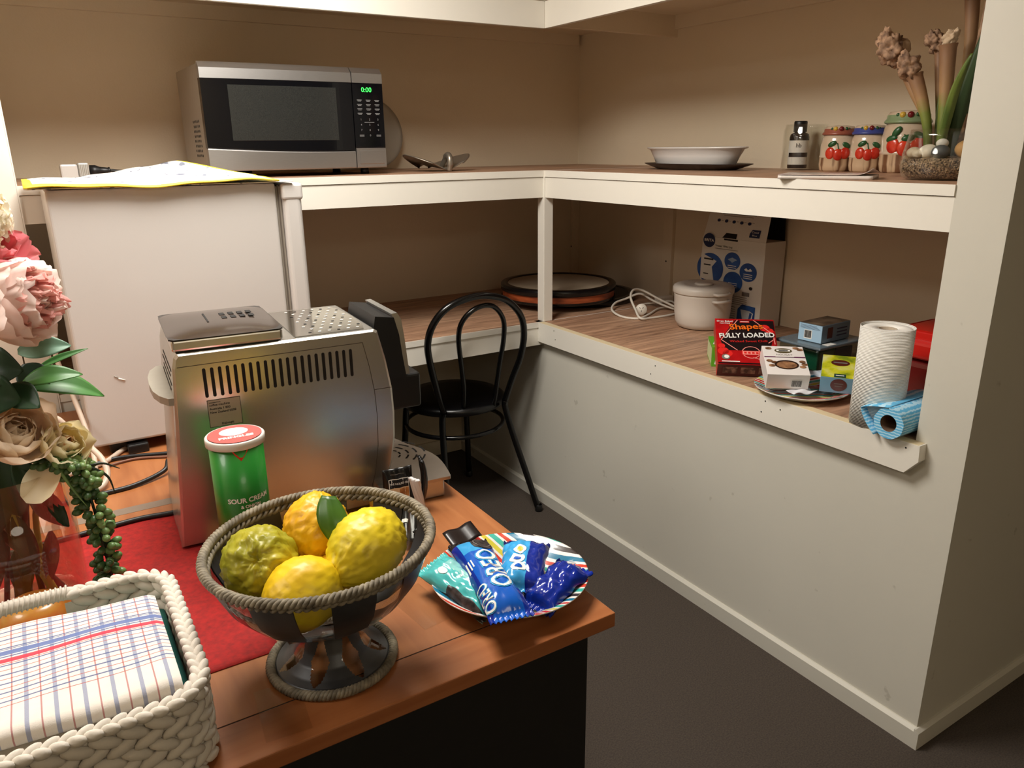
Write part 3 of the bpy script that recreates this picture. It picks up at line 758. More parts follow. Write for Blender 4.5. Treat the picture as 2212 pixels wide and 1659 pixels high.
# ------------------------------------------------------------------ white lidded pot
PO = (.432, -.398, ZL)
potw = mat('grey_white_plastic', S(212, 203, 192), .42, var=.015)
T = thing('lidded_pot', 'white plastic lidded pot standing before the water filter box', 'pot', PO)
MB().lathe([(0, 0), (.072, 0), (.086, .006), (.096, .024), (.101, .06), (.1035, .118), (.105, .124), (.1035, .13), (0, .13)], potw, 56, PO).build('pot_body', T)
L = MB().lathe([(0, .128), (.108, .129), (.1095, .132), (.1095, .146), (.106, .153), (.095, .158), (.07, .160), (.066, .156), (.03, .1555), (0, .1555)], potw, 56, PO)
lo = L.build('lid', T)
MB().lathe([(0, .155), (.030, .155), (.034, .158), (.031, .1625), (.02, .1635), (0, .1632)], potw, 30, PO).build('lid_knob', lo)
for s in (1, -1):
    a = math.atan2(-.62, -.62) + (.62 if s > 0 else .62 + PI)
    M = Matrix.Translation(PO) @ Matrix.Rotation(a, 4, 'Z')
    h = MB(); h.M = M
    h.tube([(.102, -.033, .111), (.122, -.028, .112), (.124, 0, .112), (.122, .028, .112), (.102, .033, .111)], .0052, potw, 10)
    h.build('side_handle', T)
    h = MB(); h.M = M
    h.tube([(.106, -.033, .138), (.122, -.028, .137), (.124, 0, .137), (.122, .028, .137), (.106, .033, .138)], .0052, potw, 10); h.build('side_handle', lo)

# ------------------------------------------------------------------ printed boxes: helper for a box standing or lying with decorated faces
def boxframe(o, yaw, tilt=0.0):
    """local X along the bottom edge seen by the camera, Y away from it, Z up; tilted back about X"""
    return Matrix.Translation(o) @ Matrix.Rotation(yaw, 4, 'Z') @ Matrix.Rotation(tilt, 4, 'X')
E3 = .0005

card = mat('white_card', S(226, 222, 214), .5, var=.02)
bblue = ramp_noise('printed_blue', [(.3, S(28, 62, 124)), (.7, S(52, 98, 170))], 14, rough=.4)
bnavy = mat('printed_navy', S(24, 40, 82), .4)
greytx = mat('grey_print', S(120, 112, 106), .6)

# water filter box
T = thing('filter_box', 'tall white water filter jug box with blue circles, flap standing open', 'box', (.61, -.40, ZL))
M = Matrix.Translation((.561, -.554, ZL)) @ Matrix.Rotation(math.radians(90), 4, 'Z')   # local x runs along the broad face toward the corner
W1, D1, H1 = .300, .107, .310
b = MB(); b.M = M
b.box(0, W1, -D1, 0, 0, H1, card, .001); b.build('carton', T)
fm = M @ frame((W1, 0.0006, 0), (-1, 0, 0), (0, 0, 1)) @ Matrix.Diagonal((1.58, 1.2, 1, 1))      # text frame of the broad face: x to the reader's right
d = MB(); d.M = fm
def ring(mb, x, y, r, m, n=32, ry=None): mb.disc((x, y, E3), r, m, n, ry=ry)
ring(d, .022, .247, .019, bnavy, ry=.022); d.text('BRITA', .0115, inkw, at=(.022, .247, E3 * 2), bold=.02)
d.text('Water filter jug', .0085, inkb, at=(.042, .233, E3), align='LEFT'); d.rect(.042, .112, .224, .2255, E3, greytx)
ring(d, .030, .160, .042, bblue, ry=.048)
d.poly([(.0, .125), (.045, .118), (.036, .165), (.05, .185), (.0, .205)], E3 * 2, card)
for k, (y, x1) in enumerate(((.186, .040), (.168, .032), (.14, .026))): d.rect(.010, x1, y, y + .005 - k * .001, E3 * 3, inkb)
for (x, y, r) in ((.098, .192, .024), (.147, .165, .025), (.104, .128, .029)): ring(d, x, y, r, bblue, ry=r * 1.12)
d.poly([(.084, .196), (.098, .203), (.113, .197), (.104, .192), (.098, .187), (.092, .192)], E3 * 2, mat('pale_blue_print', S(150, 168, 190), .5))
d.poly([(.135, .172), (.141, .178), (.147, .172), (.153, .178), (.159, .171), (.153, .169), (.141, .168)], E3 * 2, inkw)
for (x, y) in ((.147, .162), (.104, .128), (.098, .181)):
    for k in range(3): d.rect(x - .013, x + .013, y - .004 - k * .006, y - .002 - k * .006, E3 * 2, mat_pb if False else inkw)
for k in range(5): d.rect(.086, .150, .086 - k * .006, .0875 - k * .006, E3, greytx)
d.disc((.158, .118, E3), .005, inkb); d.rect(.134, .156, .092, .104, E3, greytx)
d.poly([(.123, .006), (.176, .006), (.176, .064), (.137, .066), (.125, .05)], E3, bblue)
d.poly([(.141, .018), (.158, .018), (.162, .05), (.134, .05)], E3 * 2, mat('jug_print', S(196, 204, 214), .5))
d.M = fm
d.tube([(.162, .047, E3 * 2), (.170, .044, E3 * 2), (.168, .028, E3 * 2), (.160, .022, E3 * 2)], .0016, inkw, 6)
for k in range(7): d.rect(.07, .118, .052 - k * .007, .0535 - k * .007, E3, greytx)
d.build('front_print', T, 'blue circles and lettering')
# end face print
e = MB(); e.M = M @ frame((0.0, 0, 0), (0, -1, 0), (0, 0, 1)) @ Matrix.Translation((0, 0, -.0006)) @ Matrix.Rotation(PI, 4, 'Y') @ Matrix.Translation((-D1, 0, 0))
for k in range(7): e.rect(.01, .06 + .04 * ((k * 37 % 10) / 10), .135 - k * .014, .1368 - k * .014, E3, greytx)
for (x, y) in ((.03, .23), (.085, .225), (.08, .195), (.04, .20)): e.disc((x, y, E3), .006, greytx)
e.build('end_print', T)
# open flap standing up at the front, dark inside behind
fl = MB(); FLM = M @ Matrix.Translation((0, -.002, H1)) @ Matrix.Rotation(math.radians(14), 4, 'X'); fl.M = FLM
fl.prism([(.002, 0), (W1 - .002, 0), (W1 - .012, .165), (.012, .165)], -.0012, 0.0, card, 'y')
fo = fl.build('open_flap', T, 'standing open flap with small icons')
f2 = MB(); f2.M = FLM @ frame((W1, .0006, 0), (-1, 0, 0), (0, 0, 1)) @ Matrix.Diagonal((1.46, .88, 1, 1))
f2.text('Welcome to your BRITA world', .0118, inkb, at=(.108, .110, E3))
f2.rect(.050, .158, .100, .1025, E3, greytx); f2.rect(.055, .150, .092, .0935, E3, greytx)
for k in range(5): f2.disc((.042 + k * .025, .072 - k * .001, E3), .0055, bnavy, ry=.0065); f2.rect(.050 + k * .025, .057 + k * .025, .071, .0725, E3, greytx)
f2.poly([(.150, .014), (.182, .014), (.182, .046), (.156, .046), (.150, .03)], E3, bnavy); f2.text('Cool', .011, inkw, at=(.166, .036, E3 * 2)); f2.text('Blue', .009, inkw, at=(.166, .023, E3 * 2))
f2.poly([(.066, .001), (.112, .001), (.112, .022), (.076, .022)], E3, darkhole)
f2.build('flap_print', fo)
hole = MB(); hole.M = fm; hole.rect(.068, .110, H1 / 1.2 - .006, H1 / 1.2 - .001, E3, darkhole); hole.build('hand_hole', T, 'dark hand hole')
side = MB(); side.M = M; side.prism([(0, 0), (-D1, 0), (-D1, .004)], .0005, .0015, card, 'x')
top = MB(); top.M = M @ Matrix.Translation((0, -D1 + .003, H1)) @ Matrix.Rotation(math.radians(-4), 4, 'X')
top.box(.004, W1 - .004, -.0006, .0006, 0, .15, blackpl); top.build('back_flap_shade', T, 'back flap coloured dark for the shade inside')  # black colour stands in for the shade inside the open carton

# barcode
def barcode(mb, x, y, w, h, z=E3):
    mb.rect(x, x + w, y, y + h, z, inkw)
    r2 = random.Random(3); q = x + w * .06
    while q < x + w * .92:
        bw = r2.choice((.02, .035, .05)) * w; mb.rect(q, q + bw, y + h * .12, y + h * .95, z + E3, inkb); q += bw + r2.choice((.02, .03)) * w

# bright green box behind the red one
gcard = mat('bright_green_card', S(94, 168, 38), .45, var=.05)
T = thing('snack_box', 'small bright green box peeking out left of the red box', 'box', (.10, -.76, ZL))
M = boxframe((.0605, -.823, ZL), math.radians(-41))
g = MB(); g.M = M
g.box(-.012, .015, .02, .155, 0, .062, gcard, .001); g.build('carton', T)
g = MB(); g.M = M @ frame((-.012, .02, 0), (1, 0, 0), (0, 0, 1)) @ Matrix.Translation((0, 0, .0006))
g.poly([(.008, .008), (.026, .004), (.026, .024), (.014, .030)], 0, inkw); g.poly([(.010, .026), (.024, .024), (.026, .040), (.014, .044)], E3, red_b)
g.build('front_print', T)
g = MB(); g.M = M @ Matrix.Translation((-.0126, 0, 0)) @ frame((0, .155, 0), (0, -1, 0), (0, 0, 1))
g.rect(.004, .131, .006, .056, 0, mat('pale_green_card', S(196, 206, 160), .5)); g.build('side_print', T, 'pale side panel')
g = MB(); g.M = M @ Matrix.Translation((0, 0, .0626)); g.poly([(-.008, .05), (.012, .05), (.004, .11)], 0, inkw); g.build('top_print', T)

# red cracker box, propped up at the back
redc = ramp_noise('red_printed_card', [(.35, S(150, 14, 18)), (.7, S(206, 24, 28))], 12, rough=.3)
bred = mat('hot_red_print', S(222, 40, 36), .35)
blk = mat('black_print', S(26, 16, 18), .35)
pinkl = mat('pink_line_print', S(244, 150, 140), .4)
orange = mat('orange_print', S(240, 110, 24), .4)
T = thing('cracker_box', 'red and black cracker box reading FULLY LOADED, tilted back', 'box', (.06, -.93, ZL))
BW_, BL_, BT_ = .172, .205, .046
tl = math.radians(27)
M = Matrix.Translation((.0065, -.8755, ZL + .0008)) @ Matrix.Rotation(math.radians(-42), 4, 'Z') @ Matrix.Rotation(tl, 4, 'X')
g = MB(); g.M = M; g.box(0, BW_, 0, BL_, 0, BT_, redc, .001); g.build('carton', T)
d = MB(); d.M = M @ Matrix.Translation((0, 0, BT_ + .0006))
d.rect(.002, BW_ - .002, .002, BL_ - .002, 0, redc)
d.poly([(.058, .197), (.118, .197), (.166, .135), (.150, .060), (.02, .060), (.012, .105)], E3, blk)
d.poly([(.112, .197), (.17, .197), (.17, .15), (.140, .17)], E3 * .6, blk)
for a, b2 in (((.066, .198), (.014, .105)), ((.014, .105), (.058, .06)), ((.112, .198), (.168, .13)), ((.168, .115), (.148, .095)), ((.10, .03), (.165, .004)), ((.164, .14), (.166, .09))):
    v = V((b2[0] - a[0], b2[1] - a[1], 0)); n = V((-v.y, v.x, 0)).normalized() * .0013
    d.poly([(a[0] + n.x, a[1] + n.y), (a[0] - n.x, a[1] - n.y), (b2[0] - n.x, b2[1] - n.y), (b2[0] + n.x, b2[1] + n.y)], E3 * 2, pinkl)
for (x, y, r) in ((.142, .163, .015), (.155, .150, .012), (.018, .055, .016), (.03, .045, .014), (.014, .078, .010)): d.disc((x, y, E3 * 1.5), r, bred)
d.rect(.072, .100, .186, .193, E3 * 2, bred); d.rect(.074, .098, .1885, .1905, E3 * 3, inkw)
d.text('Oven Baked', .0095, inkw, at=(.028, .190, E3 * 3), bold=.02); d.text('not fried', .0085, inkw, at=(.028, .181, E3 * 3), bold=.02)
d.text('Shapes', .036, blk, at=(.089, .166, E3 * 2.5), bold=.05, rot=.08); d.text('Shapes', .036, orange, at=(.089, .166, E3 * 3.5), bold=.02, rot=.08)
d.text('FULLY LOADED', .0285, blk, at=(.0885, .125, E3 * 2.5), bold=.045, sx=.80, rot=.06); d.text('FULLY LOADED', .0285, inkw, at=(.088, .126, E3 * 3.5), bold=.024, sx=.80, rot=.06)
d.text('Wicked Sweet Chilli', .013, bred, at=(.092, .100, E3 * 3), rot=.05)
for k in range(24):
    a0, a1 = k * PI / 12, (k + 1) * PI / 12
    d.poly([(.096 + r * math.cos(a), .052 + r * math.sin(a)) for r, a in ((.026, a0), (.026, a1), (.0235, a1), (.0235, a0))], E3 * 2, pinkl)
d.rect(.070, .120, .040, .058, E3 * 2.4, bred); d.rect(.072, .118, .042, .056, E3 * 3, pinkl)
for k in range(4): d.rect(.076 + k * .011, .083 + k * .011, .045, .053, E3 * 3.6, bred)
d.disc((.024, .030, E3 * 2), .0115, greytx); d.disc((.026, .031, E3 * 3), .007, inkw)
d.rect(.012, .062, .009, .0125, E3 * 3, inkw); d.rect(.002, BW_ - .002, .002, .0065, E3 * 2, blk)
d.build('front_print', T, 'red black front with white lettering')
s = MB(); s.M = M @ frame((0, 0, 0), (1, 0, 0), (0, 0, 1)) @ Matrix.Translation((0, 0, .0006))
s.rect(.001, BW_ - .001, .001, BT_ - .001, 0, mat('dark_red_card', S(74, 16, 18), .4))
for k in range(3): s.rect(.016 + k * .05, .056 + k * .05, .012, .036, E3, ramp_noise('crackers_picture', [(.4, S(70, 40, 34)), (.6, S(150, 110, 96))], 60, rough=.5))
s.build('side_print', T, 'dark side with small pictures')

# plate with boxes
whitepl = mat('white_melamine', S(232, 228, 220), .2, coat=.3, var=.02)
def stripe_mat(name, phase):
    m, t, p = new_mat(name); N, L = t.nodes, t.links
    tc = N.new('ShaderNodeTexCoord'); mp = N.new('ShaderNodeMapping'); mp.vector_type = 'POINT'; mp.inputs['Rotation'].default_value = (0, 0, -phase)
    L.new(tc.outputs['Object'], mp.inputs['Vector']); sp = N.new('ShaderNodeSeparateXYZ'); L.new(mp.outputs['Vector'], sp.inputs[0])
    wob = N.new('ShaderNodeTexNoise'); wob.inputs['Scale'].default_value = 90; L.new(tc.outputs['Object'], wob.inputs['Vector'])
    a = N.new('ShaderNodeMath'); a.operation = 'MULTIPLY_ADD'; a.inputs[1].default_value = 1 / .105; a.inputs[2].default_value = 5.13; L.new(sp.outputs[0], a.inputs[0])
    b = N.new('ShaderNodeMath'); b.operation = 'MULTIPLY_ADD'; b.inputs[1].default_value = .012; L.new(wob.outputs['Fac'], b.inputs[0]); L.new(a.outputs[0], b.inputs[2])
    f = N.new('ShaderNodeMath'); f.operation = 'FRACT'; L.new(b.outputs[0], f.inputs[0])
    cr = N.new('ShaderNodeValToRGB'); cr.color_ramp.interpolation = 'CONSTANT'; el = cr.color_ramp.elements
    wt = S(232, 228, 222)
    cols = [(0, wt), (.05, S(30, 116, 150)), (.13, wt), (.19, S(62, 54, 52)), (.28, wt), (.33, S(66, 178, 164)), (.42, wt), (.46, S(212, 70, 50)), (.55, wt), (.59, S(206, 52, 44)), (.67, wt), (.71, S(214, 200, 70)), (.78, wt), (.82, S(70, 176, 160)), (.90, wt), (.94, S(206, 66, 46))]
    while len(el) < len(cols): el.new(.5)
    for e, (q, c) in zip(el, cols): e.position = q; e.color = c
    L.new(f.outputs[0], cr.inputs['Fac']); L.new(cr.outputs['Color'], p.inputs['Base Color']); p.inputs['Roughness'].default_value = .22; p.inputs['Coat Weight'].default_value = .3
    return m
def striped_plate(name, label, c, r, h, group, phase=0.0):
    T = thing(name, label, 'plate', c, 0, group)
    up_ = [(0, .0035), (.55, .0035), (.64, .0045), (.70, .009), (.80, h * .55), (.92, h * .86), (1.0, h)]
    fine = []
    for k in range(49):
        q = k / 48
        for (a, za), (b2, zb) in zip(up_, up_[1:]):
            if a <= q <= b2: fine.append((q, za + (zb - za) * (q - a) / (b2 - a))); break
    prof = fine + [(.995, h - .0026), (.92, h * .86 - .004), (.8, h * .55 - .004), (.66, .001), (.62, 0), (0, 0)]
    sm_ = stripe_mat('striped_melamine', phase)
    def mf(u, w): return whitepl if w * NR > 48 else sm_
    n = 200
    NR = len(prof) - 1
    mb = MB()
    def fn(u, w):
        k = int(round(w * NR)); a = u * 2 * PI; rr = prof[k][0] * r
        return V((c[0] + rr * math.cos(a), c[1] + rr * math.sin(a), c[2] + prof[k][1]))
    mb.surf(fn, n, NR, whitepl, wu=True, mfn=mf); mb.build('plate_body', T)
    return T
P2 = (.072, -1.118, ZL)
striped_plate('plate', 'striped plate on the shelf holding the white and blue boxes', P2, .122, .022, None, .9)
# loose white wrappers on that plate
wrapw = mat('white_wrapper', S(222, 222, 226), .35, var=.04)
for (c, yaw, lab, a, b2) in (((.030, -1.150, ZL + .0215), .5, 'flat white wrapper on the plate edge below the white box', .07, .035), ((.128, -1.115, ZL + .046), .2, 'white wrapper between the white box and the tea box', .06, .05)):
    mb = MB(); Mx = Matrix.Translation(c) @ Matrix.Rotation(yaw - .8, 4, 'Z')
    mb.surf(lambda u, w: Mx @ V(((u - .5) * a, (w - .5) * b2, .004 * math.sin(u * 8) * math.cos(w * 5))), 12, 8, wrapw)
    tag(mb.build('wrapper', solid=.0012), lab, 'wrapper')

nougatw = mat('white_glossy_card', S(232, 226, 222), .35, var=.02)
purple = mat('purple_print', S(92, 30, 74), .4); brownp = ramp_noise('nut_print', [(.3, S(70, 40, 26)), (.7, S(176, 130, 92))], 60, rough=.4)
T = thing('nougat_box', 'white sweets box with an oval brown window, lying on the striped plate', 'box', (.06, -1.06, ZL + .02))
M = Matrix.Translation((-.030, -1.082, ZL + .023)) @ Matrix.Rotation(math.radians(-41), 4, 'Z') @ Matrix.Rotation(math.radians(19), 4, 'X')
nW, nL, nT = .108, .135, .046
g = MB(); g.M = M; g.box(0, nW, 0, nL, 0, nT, nougatw, .001); g.build('carton', T)
d = MB(); d.M = M @ Matrix.Translation((0, 0, nT + .0006))
d.disc((.054, .112, 0), .023, mat('olive_brown_print', S(84, 74, 46), .4), ry=.012); d.rect(.036, .072, .108, .116, E3, inkw); d.rect(.042, .066, .110, .114, E3 * 2, inkb)
for k, (x, y) in enumerate(((.016, .122), (.098, .118), (.088, .125), (.012, .062), (.096, .06), (.016, .04), (.094, .036), (.10, .048), (.024, .055))): d.disc((x, y, E3), .0085, brownp, 10, ry=.006)
d.rect(.001, .107, .079, .0835, 0, purple); d.rect(.03, .078, .0805, .0822, E3, inkw); d.text('NOUGAT', .010, greytx, at=(.054, .092, 0))
d.disc((.054, .045, E3), .031, mat('dark_brown_print', S(46, 28, 20), .4), ry=.021); d.disc((.054, .043, E3 * 2), .026, brownp, ry=.016)
d.build('top_print', T, 'brown oval window and nut pictures')
s = MB(); s.M = M @ frame((0, 0, 0), (1, 0, 0), (0, 0, 1)) @ Matrix.Translation((0, 0, .0006)); barcode(s, .062, .006, .030, .024); s.build('side_print', T, 'barcode')

tblue = mat('light_blue_card', S(120, 164, 190), .42, var=.05); tyel = ramp_noise('yellow_green_print', [(.35, S(120, 140, 30)), (.5, S(206, 206, 40)), (.7, S(226, 226, 170))], 18, rough=.35)
maroon = mat('maroon_print', S(84, 30, 24), .4)
T = thing('tea_box', 'small blue tea box with yellow green top on the striped plate', 'box', (.11, -1.19, ZL + .02))
M = Matrix.Translation((.072, -1.172, ZL + .020)) @ Matrix.Rotation(math.radians(-55), 4, 'Z') @ Matrix.Rotation(math.radians(13), 4, 'X')
tW, tL, tT = .086, .125, .045
g = MB(); g.M = M; g.box(0, tW, 0, tL, 0, tT, tblue, .001); g.build('carton', T)
d = MB(); d.M = M @ Matrix.Translation((0, 0, tT + .0006)); d.rect(.0005, tW - .0005, .0005, tL - .0005, 0, tyel)
d.disc((.045, .082, E3), .023, maroon, ry=.017); d.rect(.028, .062, .079, .085, E3 * 2, greytx); d.rect(.032, .060, .002, .020, E3, mat('dark_teal_print', S(24, 62, 60), .4)); d.rect(.036, .056, .009, .013, E3 * 2, inkw)
d.build('top_print', T, 'yellow green top')
s = MB(); s.M = M @ frame((0, 0, 0), (1, 0, 0), (0, 0, 1)) @ Matrix.Translation((0, 0, .0006)); s.disc((.045, .024, 0), .020, maroon, ry=.018); s.rect(.034, .056, .027, .029, E3, greytx); s.rect(.036, .054, .020, .022, E3, greytx); s.build('side_print', T, 'brown round seal')

# plastic container with lid, blue box on it
tealp = glass('smoky_clear_plastic', (.62, .72, .72, 1), .15)
T = thing('food_container', 'see-through plastic food container under the blue box', 'container', (.33, -.98, ZL))
MB().box(.232, .43, -1.045, -.905, ZL + .0006, ZL + .078, tealp, .008).build('container_body', T)
MB().box(.222, .44, -1.056, -.896, ZL + .079, ZL + .088, mat('blue_grey_lid', S(116, 132, 142), .25, trans=.3), .004).build('lid', T, 'blue grey lid')
T = thing('snack_packet', 'green packet inside the plastic container', 'packet', (.30, -.99, ZL + .01))
MB().box(.25, .33, -1.03, -.95, ZL + .009, ZL + .070, mat('deep_green_foil', S(28, 96, 66), .3, var=.3, vscale=30), .004).build('packet_body', T)
T = thing('snack_packet', 'dark blue packet inside the plastic container', 'packet', (.36, -.99, ZL + .01))
MB().box(.335, .415, -1.03, -.95, ZL + .009, ZL + .066, mat('navy_foil', S(34, 52, 84), .3, var=.3, vscale=30), .004).build('packet_body', T)
T = thing('paper_slip', 'small white slip lying on the container lid', 'paper', (.285, -1.025, ZL + .0885))
MB().box(.262, .30, -1.052, -1.032, ZL + .0885, ZL + .0892, inkw).build('slip', T)
T = thing('tea_box', 'light blue tea box with barcode resting on the plastic container', 'box', (.32, -.985, ZL + .09))
M = Matrix.Translation((.262, -1.028, ZL + .0895)) @ Matrix.Rotation(math.radians(2), 4, 'Z')
g = MB(); g.M = M; g.box(0, .135, 0, .078, 0, .052, mat('blue_grey_card', S(112, 140, 160), .42, var=.1), .001); g.build('carton', T)
s = MB(); s.M = M @ Matrix.Translation((-.0006, 0, 0)) @ frame((0, .078, 0), (0, -1, 0), (0, 0, 1))
s.rect(.001, .077, .001, .051, 0, mat('pale_blue_card', S(166, 200, 224), .42)); barcode(s, .02, .008, .026, .026)
for k in range(4): s.rect(.006, .06 + .004 * k, .047 - k * .003, .0478 - k * .003, E3, bnavy)
s.build('end_print', T, 'pale blue end with barcode')
s = MB(); s.M = M @ Matrix.Translation((0, 0, .0526)); s.rect(.001, .134, .001, .077, 0, ramp_noise('brown_tea_picture', [(.35, S(66, 52, 42)), (.65, S(122, 104, 84))], 22, rough=.45)); s.build('top_print', T, 'brown picture top')
s = MB(); s.M = M @ frame((0, -.0006, 0), (1, 0, 0), (0, 0, 1)); s.rect(.025, .05, .012, .044, 0, maroon)
for k in range(3): s.rect(.07, .12, .014 + k * .01, .018 + k * .01, 0, bnavy)
s.build('side_print', T)

# paper towel roll
towelp = mat('embossed_paper', S(238, 234, 226), .85, var=.02)
def roll_mat():
    m, t, p = new_mat('ribbed_paper'); N, L = t.nodes, t.links
    tc = N.new('ShaderNodeTexCoord'); wv = N.new('ShaderNodeTexWave'); wv.bands_direction = 'Z'; wv.inputs['Scale'].default_value = 88; wv.inputs['Distortion'].default_value = .35
    L.new(tc.outputs['Object'], wv.inputs['Vector']); cr = N.new('ShaderNodeValToRGB'); cr.color_ramp.elements[0].color = S(206, 200, 190); cr.color_ramp.elements[0].position = .0; cr.color_ramp.elements[1].color = S(246, 243, 236); cr.color_ramp.elements[1].position = .35
    L.new(wv.outputs['Fac'], cr.inputs['Fac']); L.new(cr.outputs['Color'], p.inputs['Base Color'])
    bp = N.new('ShaderNodeBump'); bp.inputs['Strength'].default_value = .7; bp.inputs['Distance'].default_value = .002; L.new(wv.outputs['Fac'], bp.inputs['Height']); L.new(bp.outputs['Normal'], p.inputs['Normal'])
    p.inputs['Roughness'].default_value = .9
    return m
ribp = roll_mat()
RC = (.030, -1.362, ZL)
T = thing('paper_towel_roll', 'upright white paper towel roll with ribbed texture', 'paper roll', RC)
def spiral(u, w):
    a = u * 2 * PI * 1.06 + 2.6; r = .0585 - .004 * max(0, u - .9) / .1 + .0
    rr = r + (.004 if u < .05 else 0) * (1 - u / .05 if u < .05 else 0)
    return V((RC[0] + rr * math.cos(a), RC[1] + rr * math.sin(a), RC[2] + .001 + w * .236))
MB().surf(spiral, 72, 2, ribp).build('outer_sheet', T, solid=.0006)
MB().lathe([(.056, .002), (.0565, .225), (.054, .232), (.045, .2345), (.024, .2335), (.0215, .228), (.0205, .12), (.0205, .002)], towelp, 48, RC).build('paper_roll', T)
MB().lathe([(.0202, .002), (.0202, .2315), (.0188, .2315), (.0188, .002)], mat('cardboard_core', S(176, 160, 140), .8), 30, RC).build('core', T)

# blue wipe roll
def wipe_mat():
    m, t, p = new_mat('blue_wave_cloth'); N, L = t.nodes, t.links
    tc = N.new('ShaderNodeTexCoord'); wv = N.new('ShaderNodeTexWave'); wv.bands_direction = 'Z'; wv.inputs['Scale'].default_value = 48; wv.inputs['Distortion'].default_value = 1.6; wv.inputs['Detail'].default_value = 0; wv.inputs['Detail Scale'].default_value = 3
    L.new(tc.outputs['Object'], wv.inputs['Vector']); cr = N.new('ShaderNodeValToRGB'); cr.color_ramp.elements[0].color = S(176, 218, 240); cr.color_ramp.elements[1].color = S(96, 178, 222); cr.color_ramp.elements[0].position = .3; cr.color_ramp.elements[1].position = .5
    L.new(wv.outputs['Fac'], cr.inputs['Fac']); L.new(cr.outputs['Color'], p.inputs['Base Color']); p.inputs['Roughness'].default_value = .85
    return m
wipe = wipe_mat()
BR = (-.048, -1.441, ZL + .0375)
T = thing('cloth_roll', 'blue wavy patterned cleaning cloth roll lying at the shelf end', 'cloth roll', (0, -1.441, ZL))
def rollf(u, w): a = u * 2 * PI; return V((BR[0] + w * .24, BR[1] + .036 * math.cos(a) * (1 + .02 * math.sin(9 * a)), BR[2] + .036 * math.sin(a)))
MB().surf(rollf, 48, 4, wipe, wu=True).surf(lambda u, w: (lambda a, r: V((BR[0] + .0005, BR[1] + r * math.cos(a), BR[2] + r * math.sin(a))))(u * 2 * PI, .0195 + w * (.0165 + .0007 * math.sin(u * 56))), 48, 2, wipe, wu=True).build('rolled_cloth', T)
MB().surf(lambda u, w: (lambda a: V((BR[0] + .001 + w * .238, BR[1] + .0195 * math.cos(a), BR[2] + .0195 * math.sin(a))))(u * 2 * PI), 30, 1, mat('brown_core', S(110, 84, 66), .8), wu=True).build('core', T, 'brown cardboard core')
def flap(u, w):
    x = BR[0] - .002 + w * .2
    if u < .55:
        t = u / .55; y = BR[1] + .004 + t * .066; z = BR[2] + .0365 - .006 * t - .010 * t * t + .004 * w
    else:
        t = (u - .55) / .45; a = t * 1.0; y = BR[1] + .070 - .016 * t - .024 * t * t; z = BR[2] + .0205 - .056 * t
    return V((x + .012 * (1 - w) * (u > .4) * 0, y, z))
MB().surf(flap, 24, 6, wipe).build('loose_flap', T, solid=.0010)

# red tub behind the towel roll
redt = mat('dark_red_plastic', S(120, 26, 22), .25, trans=.25, var=.1); redl = mat('red_lid_plastic', S(198, 30, 22), .3, var=.05)
T = thing('plastic_tub', 'dark red plastic tub with bright red lid behind the paper towel', 'tub', (.30, -1.365, ZL))
MB().box(.195, .405, -1.462, -1.262, ZL + .0006, ZL + .128, redt, .02, 3).build('tub_body', T)
lo = MB().box(.186, .414, -1.468, -1.254, ZL + .129, ZL + .178, redl, .012, 3).build('lid', T, 'bright red lid')
MB().box(.205, .395, -1.452, -1.27, ZL + .175, ZL + .196, redl, .018, 3).build('lid_dome', lo)

# ------------------------------------------------------------------ black bentwood style chair
T = thing('bentwood_chair', 'black tube bentwood chair pushed under the corner shelf', 'chair', (-.30, .18, 0))
hoop = [(-.412, .062, .452), (-.464, .002, .554), (-.508, -.035, .691), (-.521, -.055, .764), (-.505, -.073, .831), (-.458, -.087, .883), (-.382, -.094, .908), (-.308, -.094, .910), (-.221, -.086, .882), (-.152, -.069, .818), (-.123, -.048, .741), (-.123, -.023, .646), (-.146, .004, .552), (-.162, .028, .465)]
MB().tube(spline(hoop, 8), .0125, blackmetal, 14).build('back_hoop', T)
inner = [(-.334, .050, .452), (-.352, .010, .552), (-.374, -.019, .640), (-.400, -.052, .762), (-.390, -.071, .828), (-.342, -.083, .868), (-.278, -.083, .868), (-.226, -.068, .814), (-.211, -.047, .735), (-.214, -.016, .616), (-.210, .020, .5), (-.206, .042, .452)]
MB().tube(spline(inner, 8), .0092, blackmetal, 12).build('inner_hoop', T)
SC = (-.283, .225, .452)
seatm = mat('black_vinyl', S(9, 9, 11), .3, var=.1, bump=.05)
MB().lathe([(0, -.026), (.182, -.026), (.200, -.022), (.206, -.010), (.204, .002), (.192, .010), (.14, .013), (0, .012)], seatm, 56, SC).build('seat', T)
MB().tube([(SC[0] + .196 * math.cos(a), SC[1] + .196 * math.sin(a), .345) for a in [i * 2 * PI / 48 for i in range(48)]], .0088, blackmetal, 10, closed=True).build('ring_stretcher', T)
for (a, b2, c2, d2) in (((-.162, .028, .466), (-.155, .040, .43), (-.135, .022, .33), (-.063, -.058, .003)), ((-.412, .062, .453), (-.418, .066, .42), (-.420, .060, .32), (-.430, .016, .003)),
                  ((-.460, .285, .430), (-.466, .290, .40), (-.472, .296, .30), (-.490, .320, .003)), ((-.165, .355, .430), (-.160, .360, .40), (-.150, .372, .30), (-.132, .395, .003))):
    lg = MB().tube(spline([a, b2, c2, ((c2[0] + d2[0]) / 2, (c2[1] + d2[1]) / 2, (c2[2] + d2[2]) / 2), d2], 6), .0125, blackmetal, 14).build('leg', T)
    MB().lathe([(0, 0), (.0145, 0), (.0155, .003), (.0145, .026), (.0128, .028)], blackpl, 16, (d2[0], d2[1], 0)).build('foot_cap', lg)

